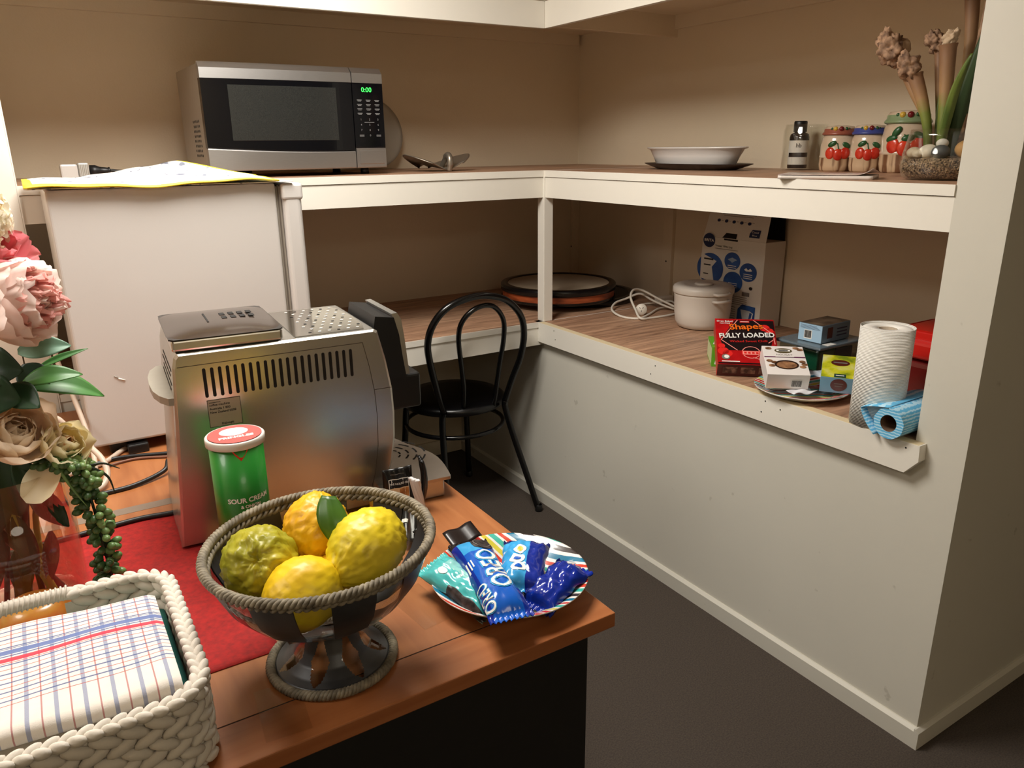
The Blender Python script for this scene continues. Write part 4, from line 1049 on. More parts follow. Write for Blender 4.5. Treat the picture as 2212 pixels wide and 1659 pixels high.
# ------------------------------------------------------------------ coffee machine
def coffee():
    ang = math.radians(-4)
    T = thing('coffee_machine', 'silver bean to cup coffee machine with slotted side', 'coffee machine', (-1.479, -1.015, ZD), ang)
    M = xf(T)
    def mb(): q = MB(); q.M = M; return q
    WD = .272
    prof = [(.000, .004), (.004, .05), (.010, .12), (.018, .22), (.027, .335), (.031, .352), (.036, .3585), (.380, .3595), (.386, .356), (.399, .30), (.4085, .24), (.4105, .19), (.4085, .14), (.400, .09), (.386, .045), (.368, .004)]
    def edge(y):   # rounded vertical corners
        return .0
    b = mb()
    n = len(prof)
    def body(u, w):
        k = int(round(u * n)) % n; x, z = prof[k]
        cx, cz = .2, .18
        y, s = [(.006, .93 if False else 1), (0, 1), (WD, 1), (WD - .006, 1)][int(round(w * 3))]
        q = .0045 if w in (0.0, 1.0) else 0
        dx = (x - cx); dz = (z - cz); l = math.hypot(dx, dz)
        yy = [0, .005, WD - .005, WD][int(round(w * 3))]
        q = .005 if int(round(w * 3)) in (0, 3) else 0
        return V((x - dx / l * q, yy, z - dz / l * q))
    b.surf(body, n, 3, silver, wu=True, smooth=False)
    for j in (0, 3):
        b.add([body(k / n, j / 3) for k in range(n)], [list(range(n)) if j == 0 else list(range(n))[::-1]], silver, False)
    bo = b.build('housing', T)
    # side slots, label, seam on the near side
    sl = mb()
    for k in range(21):
        u = .075 + k * .0128; zb, zt = .279, .326
        pts = [(u - .0027, zb), (u + .0027, zb), (u + .0027, zt), (u - .0027, zt)]
        c = [(u + .0028 * math.cos(a), zt + .0028 * math.sin(a)) for a in [i * PI / 6 for i in range(7)]] + [(u + .0028 * math.cos(a), zb + .0028 * math.sin(a)) for a in [PI + i * PI / 6 for i in range(7)]]
        sl.prism(c, -.0004, .003, darkhole, 'y')
    sl.build('side_slots', bo, 'dark ventilation slots')
    sm = mb(); seam = mat('seam_line', S(70, 58, 48), .6)
    for pts in ([(.034, .3355), (.20, .337), (.355, .338), (.365, .29), (.372, .24), (.374, .19), (.372, .13), (.362, .07), (.346, .02)], [(.372, .243), (.408, .243)]):
        for a, c in zip(pts, pts[1:]):
            d = V((c[0] - a[0], 0, c[1] - a[1])); nn = V((-d.z, 0, d.x)).normalized() * .0005
            A, B = V((a[0], -.0004, a[1])), V((c[0], -.0004, c[1]))
            sm.add([A + nn, B + nn, B - nn, A - nn], [(0, 1, 2, 3)], seam, False)
    sm.build('panel_seam', bo)
    lb = mb(); F = frame((.073, -.0006, .221), (1, 0, 0), (0, 0, 1)); lbl = mat('silver_label', S(172, 160, 140), .4)
    lb.rect(0, .055, 0, .050, 0, lbl, F)
    for (x0, x1, y0, y1) in ((0, .055, 0, .0008), (0, .055, .0492, .05), (0, .0008, 0, .05), (.0542, .055, 0, .05)): lb.rect(x0, x1, y0, y1, .0002, inkb, F)
    for k, (t, y) in enumerate((('coffee machine', .0405), ('Australia 1 800', .0335), ('New Zealand 0508', .027))): lb.text(t, .0056, inkb, F, at=(.003, y, .0003), align='LEFT', bold=.02)
    lb.text("DeLonghi", .0052, inkb, F, at=(.03, .005, .0003), bold=.03); lb.rect(.003, .022, .0445, .0455, .0003, inkb, F)
    lb.build('service_label', bo, 'printed service label')
    # rear vents and water tank with its flap
    rv = mb()
    for r in range(5):
        for c in range(4):
            v0 = .03 + c * .042 + (r % 2) * .018
            z = .322 - r * .0125; u = .027 - (.335 - z) * .078
            rv.box(u - .0006, u + .004, v0, v0 + .034, z, z + .0035, darkhole)
    rv.build('rear_vents', bo, 'dark rear slots')
    tk = mb()
    def tank(u, w):
        a = PI / 2 + u * PI
        x = .018 + .016 * math.cos(a); y = .135 + .115 * math.sin(a)
        return V((x - .004 + w * .016, y, .006 + w * .26))
    tk.surf(tank, 20, 4, silver)
    tk.build('water_tank', T, 'rounded silver water tank')
    fp = mb()
    fp.prism([(.026, .008), (.014, .010), (.002, .035), (-.006, .07), (-.009, .12), (-.008, .17), (-.002, .215), (.012, .245), (.026, .25)], .268, .281, mat('flap_grey', S(150, 144, 132), .4, var=.06, vscale=60), 'z'); fp.build('tank_flap', T, 'speckled grey tank flap')
    # bean lid
    ld = mb(); ld.box(.030, .214, .006, .236, .3597, .381, silver2, .005, 3); lo = ld.build('bean_hopper', T, 'silver bean hopper rim')
    lt = mb(); dk = mat('smoked_brown_lid', S(58, 48, 42), .16, var=.1, spec=.6)
    def lid(u, w):
        qx, qy = 2 * u - 1, 2 * w - 1; rr = .22
        k = lambda a, b2: a * (1 - .10 * max(0, abs(b2) - .75) / .25 * abs(a) ** 4)
        x = .1215 + k(qx, qy) * .0955; y = .121 + k(qy, qx) * .119
        z = .3815 + .0075 * (1 - abs(2 * u - 1) ** 3) * (1 - abs(2 * w - 1) ** 3)
        return V((x, y, z))
    lt.surf(lid, 24, 24, dk); lt.prism([(.036, .003), (.207, .003), (.2155, .013), (.2165, .121), (.2155, .229), (.207, .239), (.036, .239), (.0275, .229), (.0265, .121), (.0275, .013)], .3795, .3818, black, 'z'); l2 = lt.build('hopper_lid', T, 'smoked dark hopper lid')
    ls = mb()
    for r in range(2):
        for c in range(4): ls.box(.128 + c * .016, .137 + c * .016, .108 + r * .032, .128 + r * .032, .3885, .3898, darkhole)
    ls.box(.100, .103, .09, .17, .3875, .3897, darkhole); ls.build('lid_slots', l2, 'dark slots')
    # cup warmer
    cw = mb(); mir = mat('mirror_steel', S(190, 186, 178), .10, 1.0, var=.05, vscale=20)
    fr = [(.236, .016), (.364, .016), (.372, .05), (.378, .135), (.372, .22), (.364, .256), (.236, .256)]
    cw.prism(fr, .3597, .3606, mir, 'z'); cwo = cw.build('cup_warmer', T, 'mirror cup warmer plate')
    hl = mb(); wh = mat('pale_dimple', S(210, 206, 200), .3)
    for i in range(6):
        for j in range(9): hl.disc((.272 + i * .018 + (j % 2) * .009 - .004, .035 + j * .0252, .3611), .0032, wh if (i + j) % 3 else darkhole, 10)
    hl.build('plate_holes', cwo, 'small round holes')
    # front: black control panel, trim and spout
    fpn = mb(); fpn.prism([(.392, .330), (.400, .372), (.438, .366), (.447, .33), (.452, .285), (.458, .24), (.405, .24)], .055, .228, blackpl, 'y'); fo = fpn.build('front_panel', T, 'black front panel')
    tr = mb(); tr.prism([(.437, .366), (.434, .373), (.446, .374), (.454, .36), (.459, .32), (.464, .262), (.466, .246), (.456, .246), (.452, .285), (.446, .335)], .058, .225, silver2, 'y'); tr.build('panel_trim', fo, 'silver trim')
    sp = mb(); sp.box(.408, .494, .070, .200, .168, .243, blackpl, .007, 3)
    so = sp.build('coffee_spout', T, 'black coffee spout')
    st = mb()
    for v in (.118, .153): st.lathe([(0, .160), (.009, .160), (.009, .1725), (0, .1725)], steel, 16, (.480, v, 0))
    st.build('spout_nozzle', so, 'small metal nozzles')
    # drip tray
    tr = mb()
    arc = [(.365, -.030), (.508, -.032)] + [(.511 + .014 * math.sin(PI * min(1, k / 8)) - .050 * max(0, (k - 4) / 8) ** 1.6, -.028 + k * (.308 / 12)) for k in range(13)] + [(.365, .284)]
    inn = [(x - .012 if x > .4 else x, y * .93 + .006) for x, y in arc]
    tr.prism(inn, .003, .039, silver, 'z'); to = tr.build('drip_tray', T)
    tp = mb(); tp.prism(arc, .039, .0455, mat('worn_steel_tray', S(176, 168, 158), .3, .9, var=.18, vscale=16), 'z'); tpo = tp.build('tray_grid', to, 'worn steel tray top')
    ts = mb()
    for k in range(4):
        for j in range(4):
            a = .35 + j * .62; r0 = .028 + .018 * k
            ts.surf(lambda u, w: V((.430 + (r0 + w * .004) * math.cos(a - 1.2 + u * .42), .135 + (r0 + w * .004) * math.sin(a - 1.2 + u * .42), .0459)), 6, 1, darkhole)
    ts.disc((.424, .135, .0459), .016, darkhole, 20); ts.build('tray_slots', tpo, 'dark curved slots')
    for (u, v) in ((.03, .03), (.03, .24), (.36, .03), (.36, .24)):
        f = mb(); f.box(u - .012, u + .012, v - .012, v + .012, .0018, .006, blackpl); f.build('foot', T, 'black foot')
coffee()

# ------------------------------------------------------------------ crisps can
CC = (-1.389, -1.135, ZD + .002)
T = thing('crisps_can', 'tall green sour cream crisps can with red printed lid', 'can', CC)
canh, cr_ = .233, .0425
cgreen = mat('green_can', S(34, 122, 40), .32, var=.05, coat=.2)
MB().lathe([(0, 0), (cr_, 0), (cr_, canh), (0, canh)], cgreen, 56, CC).build('can_body', T)
lid = MB().lathe([(0, canh + .001), (cr_ + .002, canh - .006), (cr_ + .0042, canh - .005), (cr_ + .0042, canh + .006), (cr_ + .002, canh + .008), (cr_ - .001, canh + .0065), (0, canh + .006)], mat('clear_white_lid', S(214, 208, 200), .25, var=.02), 56, CC)
lo = lid.build('lid', T)
FX = V((-1.617 - CC[0], -2.353 - CC[1], 0)).normalized(); ac = math.atan2(FX.y, FX.x)
LM = Matrix.Translation((CC[0], CC[1], CC[2] + canh + .0085)) @ Matrix.Rotation(ac + PI / 2 + .12, 4, 'Z')
lp_ = MB(); coral = mat('coral_red_lid', S(232, 96, 92), .3, var=.03)
lp_.disc((0, 0, 0), cr_ - .0005, coral, 48, LM); lp_.disc((0, .010, .0004), .0225, inkw, 36, LM, ry=.0185)
lp_.text('PRINGLES', .0125, inkw, LM, at=(0, -.0165, .0005), bold=.04)
lp_.build('lid_print', lo, 'red lid print with white oval')
cp = MB(); f = cyl(CC, cr_ + .0005)(ac + .12)
cp.poly([(-.013, canh - .006), (.013, canh - .006), (.008, canh - .014), (0, canh - .024), (-.008, canh - .014)], 0, mat('red_drop', S(214, 24, 20), .35), fn=f)
cp.text('SOUR CREAM', .0115, inkw, fn=lambda x, y: f(x + .006, y + .140), bold=.03); cp.text('& ONION', .0075, inkw, fn=lambda x, y: f(x + .007, y + .129), bold=.03)
cp.text('165 g', .006, inkw, fn=lambda x, y: f(x + .004, y + .1165))
tabl = mat('grey_table_print', S(170, 160, 150), .5)
f2 = cyl(CC, cr_ + .0004)(ac + .12)
cp.surf(lambda u, w: V(f2(-.024 + .066 * u, .015 + w * .076)), 14, 1, tabl)
f3 = cyl(CC, cr_ + .0008)(ac + .12)
for k in range(9): cp.rect(-.020, .004 + (k * 7 % 5) * .002, .022 + k * .0076, .0236 + k * .0076, 0, greytx, fn=f3); cp.rect(.018, .036, .022 + k * .0076, .0233 + k * .0076, 0, greytx, fn=f3)
for k in range(3): cp.rect(-.026, .040, .096 + k * .0045, .0972 + k * .0045, 0, mat('pale_green_print', S(120, 170, 120), .5), fn=f3)
cp.build('can_print', T, 'white lettering and grey table')

# ------------------------------------------------------------------ coffee sachets
foil = mat('black_foil', S(14, 13, 14), .3, var=.2, vscale=30)
gold = mat('gold_foil', S(214, 170, 60), .3, .6, var=.2); cremep = mat('cream_print', S(226, 196, 156), .4)
def sachet(label, o, x, up, w, h, decor=0, curl=.01, m=foil):
    T = thing('sachet', label, 'sachet', o, 0, 'coffee sachets behind the fruit bowl')
    M = frame(o, x, up)
    def fn(u, ww):
        t = 1 - abs(2 * u - 1) ** 3; s = math.sin(PI * ww) ** .6
        return M @ V(((u - .5) * w, ww * h, .006 * t * s + curl * (ww ** 3) + .0015 * math.sin(u * 19 + ww * 7)))
    b = MB().surf(fn, 16, 20, m); b.build('pouch', T, solid=.005, off=-1)
    def g(xx, yy):
        q = M.inverted() @ fn(xx / w + .5, yy / h); return M @ V((xx, yy, q.z + .0012))
    if decor:
        d = MB()
        def rr(x0, x1, y0, y1, mm, dz=0): d.surf(lambda u, ww: g(x0 + (x1 - x0) * u, y0 + (y1 - y0) * ww) + M.to_3x3() @ V((0, 0, dz)), 8, 4, mm)
        if decor == 1:
            rr(-w * .34, w * .34, h * .36, h * .80, inkw, .0); rr(-w * .315, w * .315, h * .38, h * .785, foil, .0003); rr(-w * .315, w * .315, h * .38, h * .62, cremep, .0006)
            rr(0, w * .315, h * .38, h * .60, ramp_noise('coffee_picture', [(.4, S(150, 90, 40)), (.6, S(226, 160, 90))], 30), .0009)
            d.text('THE HOUSE OF', .0054, inkw, fn=lambda a, b2: g(a, b2 + h * .70) + M.to_3x3() @ V((0, 0, .0008)), bold=.02)
            rr(-w * .25, w * .2, h * .885, h * .895, greytx, 0)
        else:
            rr(-w * .1, w * .15, h * .4, h * .5, inkw, 0)
        d.build('sachet_print', T, 'white and cream print')
    return T
sachet('upright black coffee sachet with a cream picture, behind the fruit bowl', (-1.099, -1.112, ZD + .003), (1, -.12, 0), (-.05, .10, 1), .058, .098, 1, .0)
sachet('black sachet standing edge on, its curled top by the drip tray', (-1.052, -1.100, ZD + .003), (.25, 1, 0), (.22, -.03, 1), .03, .105, 0, -.016)
sachet('white sided open sachet leaning between the black ones', (-1.058, -1.128, ZD + .003), (.3, -1, 0), (-.30, .22, 1), .026, .085, 0, .004, mat('white_foil', S(226, 222, 220), .3, var=.05))
sachet('black sachet lying low behind the bowl rim', (-1.150, -1.225, ZD + .020), (.8, -.6, 0), (.4, .55, .25), .05, .085, 2, .0)
sachet('small black sachet corner sticking out right of the fruit bowl', (-1.105, -1.240, ZD + .0035), (.8, .6, .0), (-.3, .4, .8), .03, .036, 2, 0)
sachet('gold edged foil sachet tucked beside the upright black one', (-1.135, -1.120, ZD + .003), (1, .2, 0), (.1, .25, 1), .05, .055, 0, 0, gold)

# ------------------------------------------------------------------ red cloth and cables on the desk
redcl = ramp_noise('red_felt', [(.3, S(132, 10, 9)), (.7, S(170, 18, 13))], 120, rough=.85, bump=.3, bdist=.002)
def clothf(u, w):
    x = -2.05 + u * (.640 - .045 * w); y = -1.392 + w * .555
    return V((x, y, ZD + .0006 + .0015 * max(0, u - .9) * 10 * (1 - w) * math.sin(w * 7)))
o = MB().surf(clothf, 40, 40, redcl).build('table_runner', solid=.0011, off=1); tag(o, 'bright red cloth runner on the desk under basket and vase', 'cloth')
hem = MB().surf(lambda u, w: V((-2.05 + u * .60, -.838 + w * .012 + .006 * math.sin(u * 5), ZD + .0022)), 20, 1, black).build('dark_lead'); 
bpy.data.objects.remove(hem)
def cable(name, label, pts, r, m, group=None):
    o = MB().tube(spline(pts, 10), r, m, 8).build(name); return tag(o, label, 'cable', group)
cable('power_lead', 'black cable running along the back edge of the red cloth', [(-1.75, -.868, ZD + .006), (-1.62, -.858, ZD + .006), (-1.53, -.850, ZD + .006), (-1.47, -.858, ZD + .006), (-1.43, -.85, ZD + .006)], .0055, blackpl)
cable('power_lead', 'thick black cable crossing the bare desk behind the coffee machine', [(-1.70, -.70, ZD + .006), (-1.60, -.685, ZD + .0055), (-1.52, -.675, ZD + .0055), (-1.455, -.645, ZD + .012), (-1.44, -.63, ZD + .03)], .0052, blackpl)
cable('power_lead', 'dark cable lying along the foot of the fridge', [(-1.80, -.50, ZD + .006), (-1.60, -.500, ZD + .006), (-1.53, -.490, ZD + .006), (-1.45, -.515, ZD + .006), (-1.38, -.545, ZD + .006)], .0048, blackpl)
cable('power_lead', 'thin brown cable curving along the foot of the fridge', [(-1.56, -.525, ZD + .004), (-1.50, -.512, ZD + .004), (-1.44, -.535, ZD + .004), (-1.37, -.575, ZD + .004)], .003, mat('brown_lead', S(120, 78, 58), .5))
wl = mat('grey_white_lead', S(196, 176, 158), .45, var=.03)
cable('white_lead', 'white cable hanging down behind the flowers beside the fridge', [(-1.615, -.30, 1.16), (-1.605, -.32, 1.02), (-1.612, -.36, .95), (-1.596, -.42, .88), (-1.582, -.48, .80), (-1.578, -.54, .755), (-1.585, -.60, .727)], .0055, wl)
cable('white_lead', 'white cable looping out at the bottom corner of the fridge', [(-1.70, -.52, .86), (-1.64, -.53, .86), (-1.615, -.54, .83), (-1.590, -.56, .80), (-1.566, -.60, .772), (-1.562, -.63, .745), (-1.580, -.655, .728), (-1.62, -.66, .726)], .0065, wl)
cable('white_lead', 'white cable lying flat under the fridge edge', [(-1.66, -.55, .727), (-1.60, -.525, .727), (-1.56, -.505, .727), (-1.52, -.45, .727), (-1.48, -.40, .727)], .0055, wl)
T = thing('power_brick', 'small black adapter box under the fridge edge', 'adapter', (-1.475, -.44, ZD))
MB().box(-1.505, -1.46, -.47, -.41, ZD + .0005, ZD + .022, blackpl, .003).build('adapter_body', T)

# ------------------------------------------------------------------ fruit bowl
FB = (-1.355, -1.452, ZD)
ropem = ramp_noise('grey_brown_rope', [(.35, S(92, 84, 70)), (.65, S(146, 136, 116))], 60, rough=.7)
darkpan = ramp_noise('dark_grey_metal_panel', [(.35, S(54, 54, 56)), (.7, S(80, 80, 82))], 16, rough=.42, metal=.3)
bglass = glass('bowl_clear_panel', (.86, .86, .83, 1), .04)
T = thing('fruit_bowl', 'footed fruit bowl with rope rim and grey panels, holding lemons', 'bowl', FB)
RZ = .190
bp_ = [(.030, .073), (.05, .076), (.080, .087), (.108, .108), (.128, .134), (.139, .160), (.1455, .186)]
def pf(r, k):
    return [(a, b) for a, b in bp_]
tiltM = Matrix.Translation((FB[0], FB[1], ZD + .1)) @ Matrix.Rotation(math.radians(-2.0), 4, V((.3, .95, 0))) @ Matrix.Translation((-FB[0], -FB[1], -ZD - .1))
NP = 18
def bowlp(rad):
    def fn(u, w):
        q = w * (len(bp_) - 1); i = min(len(bp_) - 2, int(q)); t = q - i
        r = bp_[i][0] * (1 - t) + bp_[i + 1][0] * t + rad; z = bp_[i][1] * (1 - t) + bp_[i + 1][1] * t
        a = u * 2 * PI + .28
        return V((FB[0] + r * math.cos(a), FB[1] + r * math.sin(a), ZD + z))
    return fn
b = MB(); b.M = tiltM
b.surf(bowlp(0), 144, 12, darkpan, wu=True, mfn=lambda u, w: darkpan if (int(u * 144) % 16 < 9 or w < .08 or w > .965) else bglass); b.build('bowl_wall', T, 'alternating dark grey and clear panels', solid=.002)
def rope(mb, c, R0, r, z, n_tw, m, strands=3, off=.0):
    for s in range(strands):
        N = n_tw * 9; pts = []
        for i in range(N):
            a = 2 * PI * i / N; p = n_tw * a + 2 * PI * s / strands
            rr = R0 + r * .62 * math.cos(p); pts.append((c[0] + rr * math.cos(a), c[1] + rr * math.sin(a), z + r * .62 * math.sin(p)))
        mb.tube(pts, r * .60, m, 6, closed=True)
rp = MB(); rp.M = tiltM; rope(rp, FB, .1475, .0058, ZD + .188, 46, ropem); rope(rp, FB, .1435, .0048, ZD + .179, 46, ropem, 2)
rp.build('rope_rim', T, 'twisted rope rim')
pd = MB(); pprof = [(.076, .010), (.066, .013), (.052, .022), (.042, .036), (.036, .052), (.034, .064), (.036, .074)]
pd.surf(lambda u, w: (lambda q, i: (lambda t: V((FB[0] + (pprof[i][0] * (1 - t) + pprof[i + 1][0] * t) * math.cos(u * 2 * PI), FB[1] + (pprof[i][0] * (1 - t) + pprof[i + 1][0] * t) * math.sin(u * 2 * PI), ZD + pprof[i][1] * (1 - t) + pprof[i + 1][1] * t)))(q - i))(w * 6, min(5, int(w * 6))),
        224, 42, darkpan, wu=True, mfn=lambda u, w: bglass if abs(((u * 7) % 1) - .5) < .30 * (1 - abs(w - .42) / .42) else darkpan)
pd.build('pedestal', T, 'dark pedestal with clear diamond cut-outs')
fr_ = MB(); rope(fr_, FB, .084, .0058, ZD + .0065, 34, ropem); fr_.lathe([(.074, .010), (.080, .004), (.088, .004)], darkpan, 48, FB); fr_.build('rope_foot', T, 'twisted rope foot ring')

lem_y = ramp_noise('lemon_rind', [(.3, S(206, 164, 10)), (.6, S(232, 198, 24)), (.8, S(240, 212, 60))], 16, rough=.42)
lem_yg = ramp_noise('lemon_rind_greenish', [(.32, S(168, 158, 20)), (.5, S(222, 196, 30)), (.7, S(236, 208, 48))], 10, rough=.42)
lem_g = ramp_noise('lemon_rind_green', [(.3, S(120, 124, 18)), (.5, S(160, 152, 28)), (.72, S(204, 184, 44))], 10, rough=.42)
lem_o = ramp_noise('lemon_rind_deep', [(.3, S(212, 150, 8)), (.7, S(232, 186, 18))], 12, rough=.42)
def lemon(label, c, r, ax, m, bump, fr, nip=.0, seed=0, furrow=0.0):
    ax = V(ax).normalized(); Q = ax.to_track_quat('Z', 'Y').to_matrix(); rx, rz = r; sd = V((seed * 3.1, seed * 1.7, 0))
    def fn(u, w):
        a, b2 = u * 2 * PI, (w - .5) * PI
        n = V((math.cos(b2) * math.cos(a), math.cos(b2) * math.sin(a), math.sin(b2)))
        k = 1 + bump * (noise.noise(n * fr + sd) + .5 * noise.noise(n * fr * 2.1 + sd))
        k += .05 * noise.noise(n * 1.3 + sd) + bump * .35 * noise.noise(n * fr * 2.7 - sd)
        if nip: k += nip * max(0, n.z) ** 16
        if furrow and n.z > 0: k += furrow * (.5 + .5 * math.cos(7 * a)) * math.sin(PI * min(1, (1 - n.z) * 2.2)) - furrow * 2.0 * max(0, n.z) ** 22
        return V(c) + Q @ V((n.x * rx * k, n.y * rx * k, n.z * rz * k))
    T = thing('lemon', label, 'lemon', c, 0, 'lemons in the fruit bowl')
    MB().surf(fn, 72, 48, m, wu=True).build('fruit', T)
    return T
lemon('greenish lumpy lemon at the left of the bowl with a puckered end facing out', (-1.432, -1.425, .884), (.048, .049), (-.25, -.8, .55), lem_g, .085, 6.0, .0, 1, .07)
LB = lemon('deep yellow lemon at the back of the bowl carrying a green leaf', (-1.345, -1.395, .895), (.045, .049), (.3, .5, .8), lem_o, .06, 7.0, .05, 2)
lemon('large pale yellow lemon at the right of the bowl', (-1.303, -1.478, .893), (.049, .058), (-.9, -.45, -.25), lem_yg, .05, 7.5, .22, 3)
lemon('smooth bright yellow lemon at the front of the bowl', (-1.400, -1.502, .868), (.046, .051), (-.9, -.2, -.2), lem_y, .03, 7.0, .05, 4)
lemon('lemon underneath the others, glimpsed between front and right ones', (-1.350, -1.455, .845), (.036, .040), (.6, -.3, .4), lem_o, .04, 7.0, .1, 5)
leafm = ramp_noise('lemon_leaf', [(.3, S(44, 82, 20)), (.7, S(76, 116, 34))], 14, rough=.35)
def lemleaf(u, w):
    A, B_ = V((-1.334, -1.425, .955)), V((-1.336, -1.462, .893))
    p = A.lerp(B_, w); side = V((.85, -.48, -.12)).normalized()
    return p + side * ((u - .45) * .042 * math.sin(PI * min(1, .1 + w * .88)) ** .7) + V((-.5, -.75, .35)) * (.010 * math.sin(PI * w) + .004 - .006 * abs(2 * u - 1))
MB().surf(lemleaf, 8, 14, leafm).build('leaf', LB, 'green leaf', solid=.0008)

# ------------------------------------------------------------------ snack plate and wrapped biscuits
SP = (-1.053, -1.436, ZD + .0005)
striped_plate('plate', 'round striped plate of wrapped biscuits at the desk corner', SP, .127, .031, None, .35)
def pmat(name, cols): return ramp_noise(name, cols, 10, rough=.22, coat=.3)
oblue = mat('pack_blue', S(18, 92, 196), .2, coat=.35, var=.06); odark = mat('pack_deep_blue', S(16, 44, 150), .2, coat=.35, var=.1); olight = mat('pack_sky_blue', S(60, 162, 222), .2, coat=.35, var=.08)
onavy = mat('pack_navy', S(12, 28, 100), .22, coat=.3, var=.1); oteal = mat('pack_teal', S(78, 186, 186), .22, coat=.3, var=.1); oteal2 = mat('pack_pale_teal', S(138, 204, 200), .22, coat=.3, var=.1)
ored = mat('pack_dark_end', S(26, 18, 18), .3, var=.2); cook = ramp_noise('dark_biscuit_picture', [(.4, S(24, 18, 18)), (.6, S(66, 56, 54))], 90, rough=.5)
def pack(name, label, p0, p1, wd, ht, mfn, crump=.0, seed=0, fins=.07, roll=0.0, group='wrapped biscuits on the striped plate', taper=None):
    p0, p1 = V(p0), V(p1); L = (p1 - p0).length
    x = (p1 - p0).normalized(); y = V((0, 0, 1)).cross(x).normalized(); z = x.cross(y)
    if roll: Rm = Matrix.Rotation(roll, 3, x); y, z = Rm @ y, Rm @ z
    T = thing(name, label, 'biscuit pack', p0, 0, group)
    def hgt(u, v):
        e = min(1, max(0, (u - fins) / .16)) * min(1, max(0, (1 - fins - u) / .16)); e = (e * (2 - e)) ** .6
        return ht * e * max(0, 1 - abs(v) ** 2.4) ** .55
    def W_(u):
        base = 1 - .10 * math.sin(PI * u) ** 2
        return wd * base * ((taper[0] * (1 - u) + taper[1] * u) if taper else 1)
    def top(u, w):
        v = 2 * w - 1; h = hgt(u, v)
        c = crump * (noise.noise(V((u * 7 + seed, v * 3, seed))) + .22 * noise.noise(V((u * 15, v * 7 + seed, 3))))
        fl = .0022 * math.sin(v * 26) if (u < fins or u > 1 - fins) else 0
        return p0 + x * (u * L) + y * (v * W_(u) / 2 + c * .5) + z * (h * .62 + c * (.35 + h / ht) + fl + .0006)
    def bot(u, w):
        v = 1 - 2 * w; h = hgt(u, v); fl = .0022 * math.sin(v * 26) if (u < fins or u > 1 - fins) else 0
        c = crump * (noise.noise(V((u * 7 + seed, v * 3, seed))) + .22 * noise.noise(V((u * 15, v * 7 + seed, 3))))
        return p0 + x * (u * L) + y * (v * W_(u) / 2 + c * .5) + z * (-h * .38 + fl - .0006 + c * .35)
    b = MB(); b.surf(top, 64, 26, None, mfn=mfn); b.surf(bot, 64, 26, None, mfn=mfn); b.build('wrapper', T)
    def onto(px, py):     # local text plane: px along pack, py across
        return top(px / L, min(1, max(0, .5 + py / W_(px / L)))) + z * .0009
    def onto2(px, py): return onto(px, py) + z * .0006
    return T, L, onto, onto2
PZ = ZD
T1, L1, on, on2 = pack('biscuit_pack', 'long blue OREO biscuit pack lying on top across the striped plate', (-1.081, -1.346, PZ + .049), (-1.129, -1.568, PZ + .046), .066, .036,
    lambda u, w: ored if u < .10 else (olight if (u < .28 and w < .62 and w > .12) else (odark if (w > .84 or w < .12) else oblue)), .0018, 2.0, .055)
d = MB()
def ellp(cx, cy, rx, ry, n=24): return [(cx + rx * math.cos(2 * PI * k / n), cy + ry * math.sin(2 * PI * k / n)) for k in range(n)]
def ontext(t, size, m, at, fn, rot, bold=0.0, sx=1.0): d.text(t, size, m, at=(at[0], at[1], 0), fn=fn, rot=rot, bold=bold, sx=sx)
d.surf(lambda u, w: on(.042 + .021 * (w) * math.cos(u * 2 * PI), .012 + .018 * w * math.sin(u * 2 * PI)), 24, 4, cook, wu=True)
d.surf(lambda u, w: on2(.042 + .021 * (.72 + .06 * w) * math.cos(u * 2 * PI), .012 + .018 * (.72 + .06 * w) * math.sin(u * 2 * PI)), 24, 1, greytx, wu=True)
ontext('OREO', .043, olight, (.122, .008), on, PI, .06, .92); ontext('OREO', .043, inkw, (.122, .008), on2, PI, .012, .92)
ontext('OREO', .024, olight, (.182, -.025), on, PI, .06, .9); ontext('OREO', .024, inkw, (.182, -.025), on2, PI, .012, .9)
for k in range(3): d.rect(.085, .105 + .004 * k, -.020 - k * .004, -.0182 - k * .004, 0, inkw, fn=on)
d.build('pack_print', T1, 'white lettering and dark biscuit picture')
T2_, L2, on, on2 = pack('biscuit_pack', 'sky blue and dark blue pack with a tied end behind the long one', (-1.072, -1.492, PZ + .030), (-.995, -1.400, PZ + .048), .078, .032,
    lambda u, w: onavy if u > .84 else (olight if w > .40 else odark), .0040, 5.0, .06)
d = MB()
for k, (x, y, r) in enumerate(((.035, .004, .010), (.055, .008, .011), (.078, .006, .009))):
    d.surf(lambda u, w: on(x + r * w * math.cos(u * 2 * PI), y + r * 1.2 * w * math.sin(u * 2 * PI)), 18, 3, inkw, wu=True)
    d.surf(lambda u, w: on2(x + r * .45 * w * math.cos(u * 2 * PI), y + r * .6 * w * math.sin(u * 2 * PI)), 18, 3, oblue if k != 2 else mat('yellow_print', S(226, 196, 60), .4), wu=True)
d.build('pack_print', T2_, 'white and yellow rounded lettering')
T3, L3, on, on2 = pack('biscuit_pack', 'crumpled dark blue pack at the right edge of the striped plate', (-1.068, -1.525, PZ + .016), (-.958, -1.488, PZ + .036), .066, .034,
    lambda u, w: odark if w < .8 else onavy, .0055, 9.0, .09)
d = MB()
for k in range(7): d.rect(.085 + k * .003, .112 + k * .002, -.018 + k * .0045, -.0165 + k * .0045, 0, inkw, fn=on)
d.build('pack_print', T3, 'fine white print')
T4, L4, on, on2 = pack('biscuit_pack', 'teal biscuit pack at the left edge of the striped plate', (-1.156, -1.358, PZ + .040), (-1.124, -1.515, PZ + .028), .060, .026,
    lambda u, w: oteal2 if (w > .62 and u > .2) else (cook if (w < .20 and u > .45) else oteal), .0042, 14.0, .06, .25)
d = MB(); d.add([on(.055, .006), on(.080, .004), on(.066, .022)], [(0, 1, 2)], inkw, False)
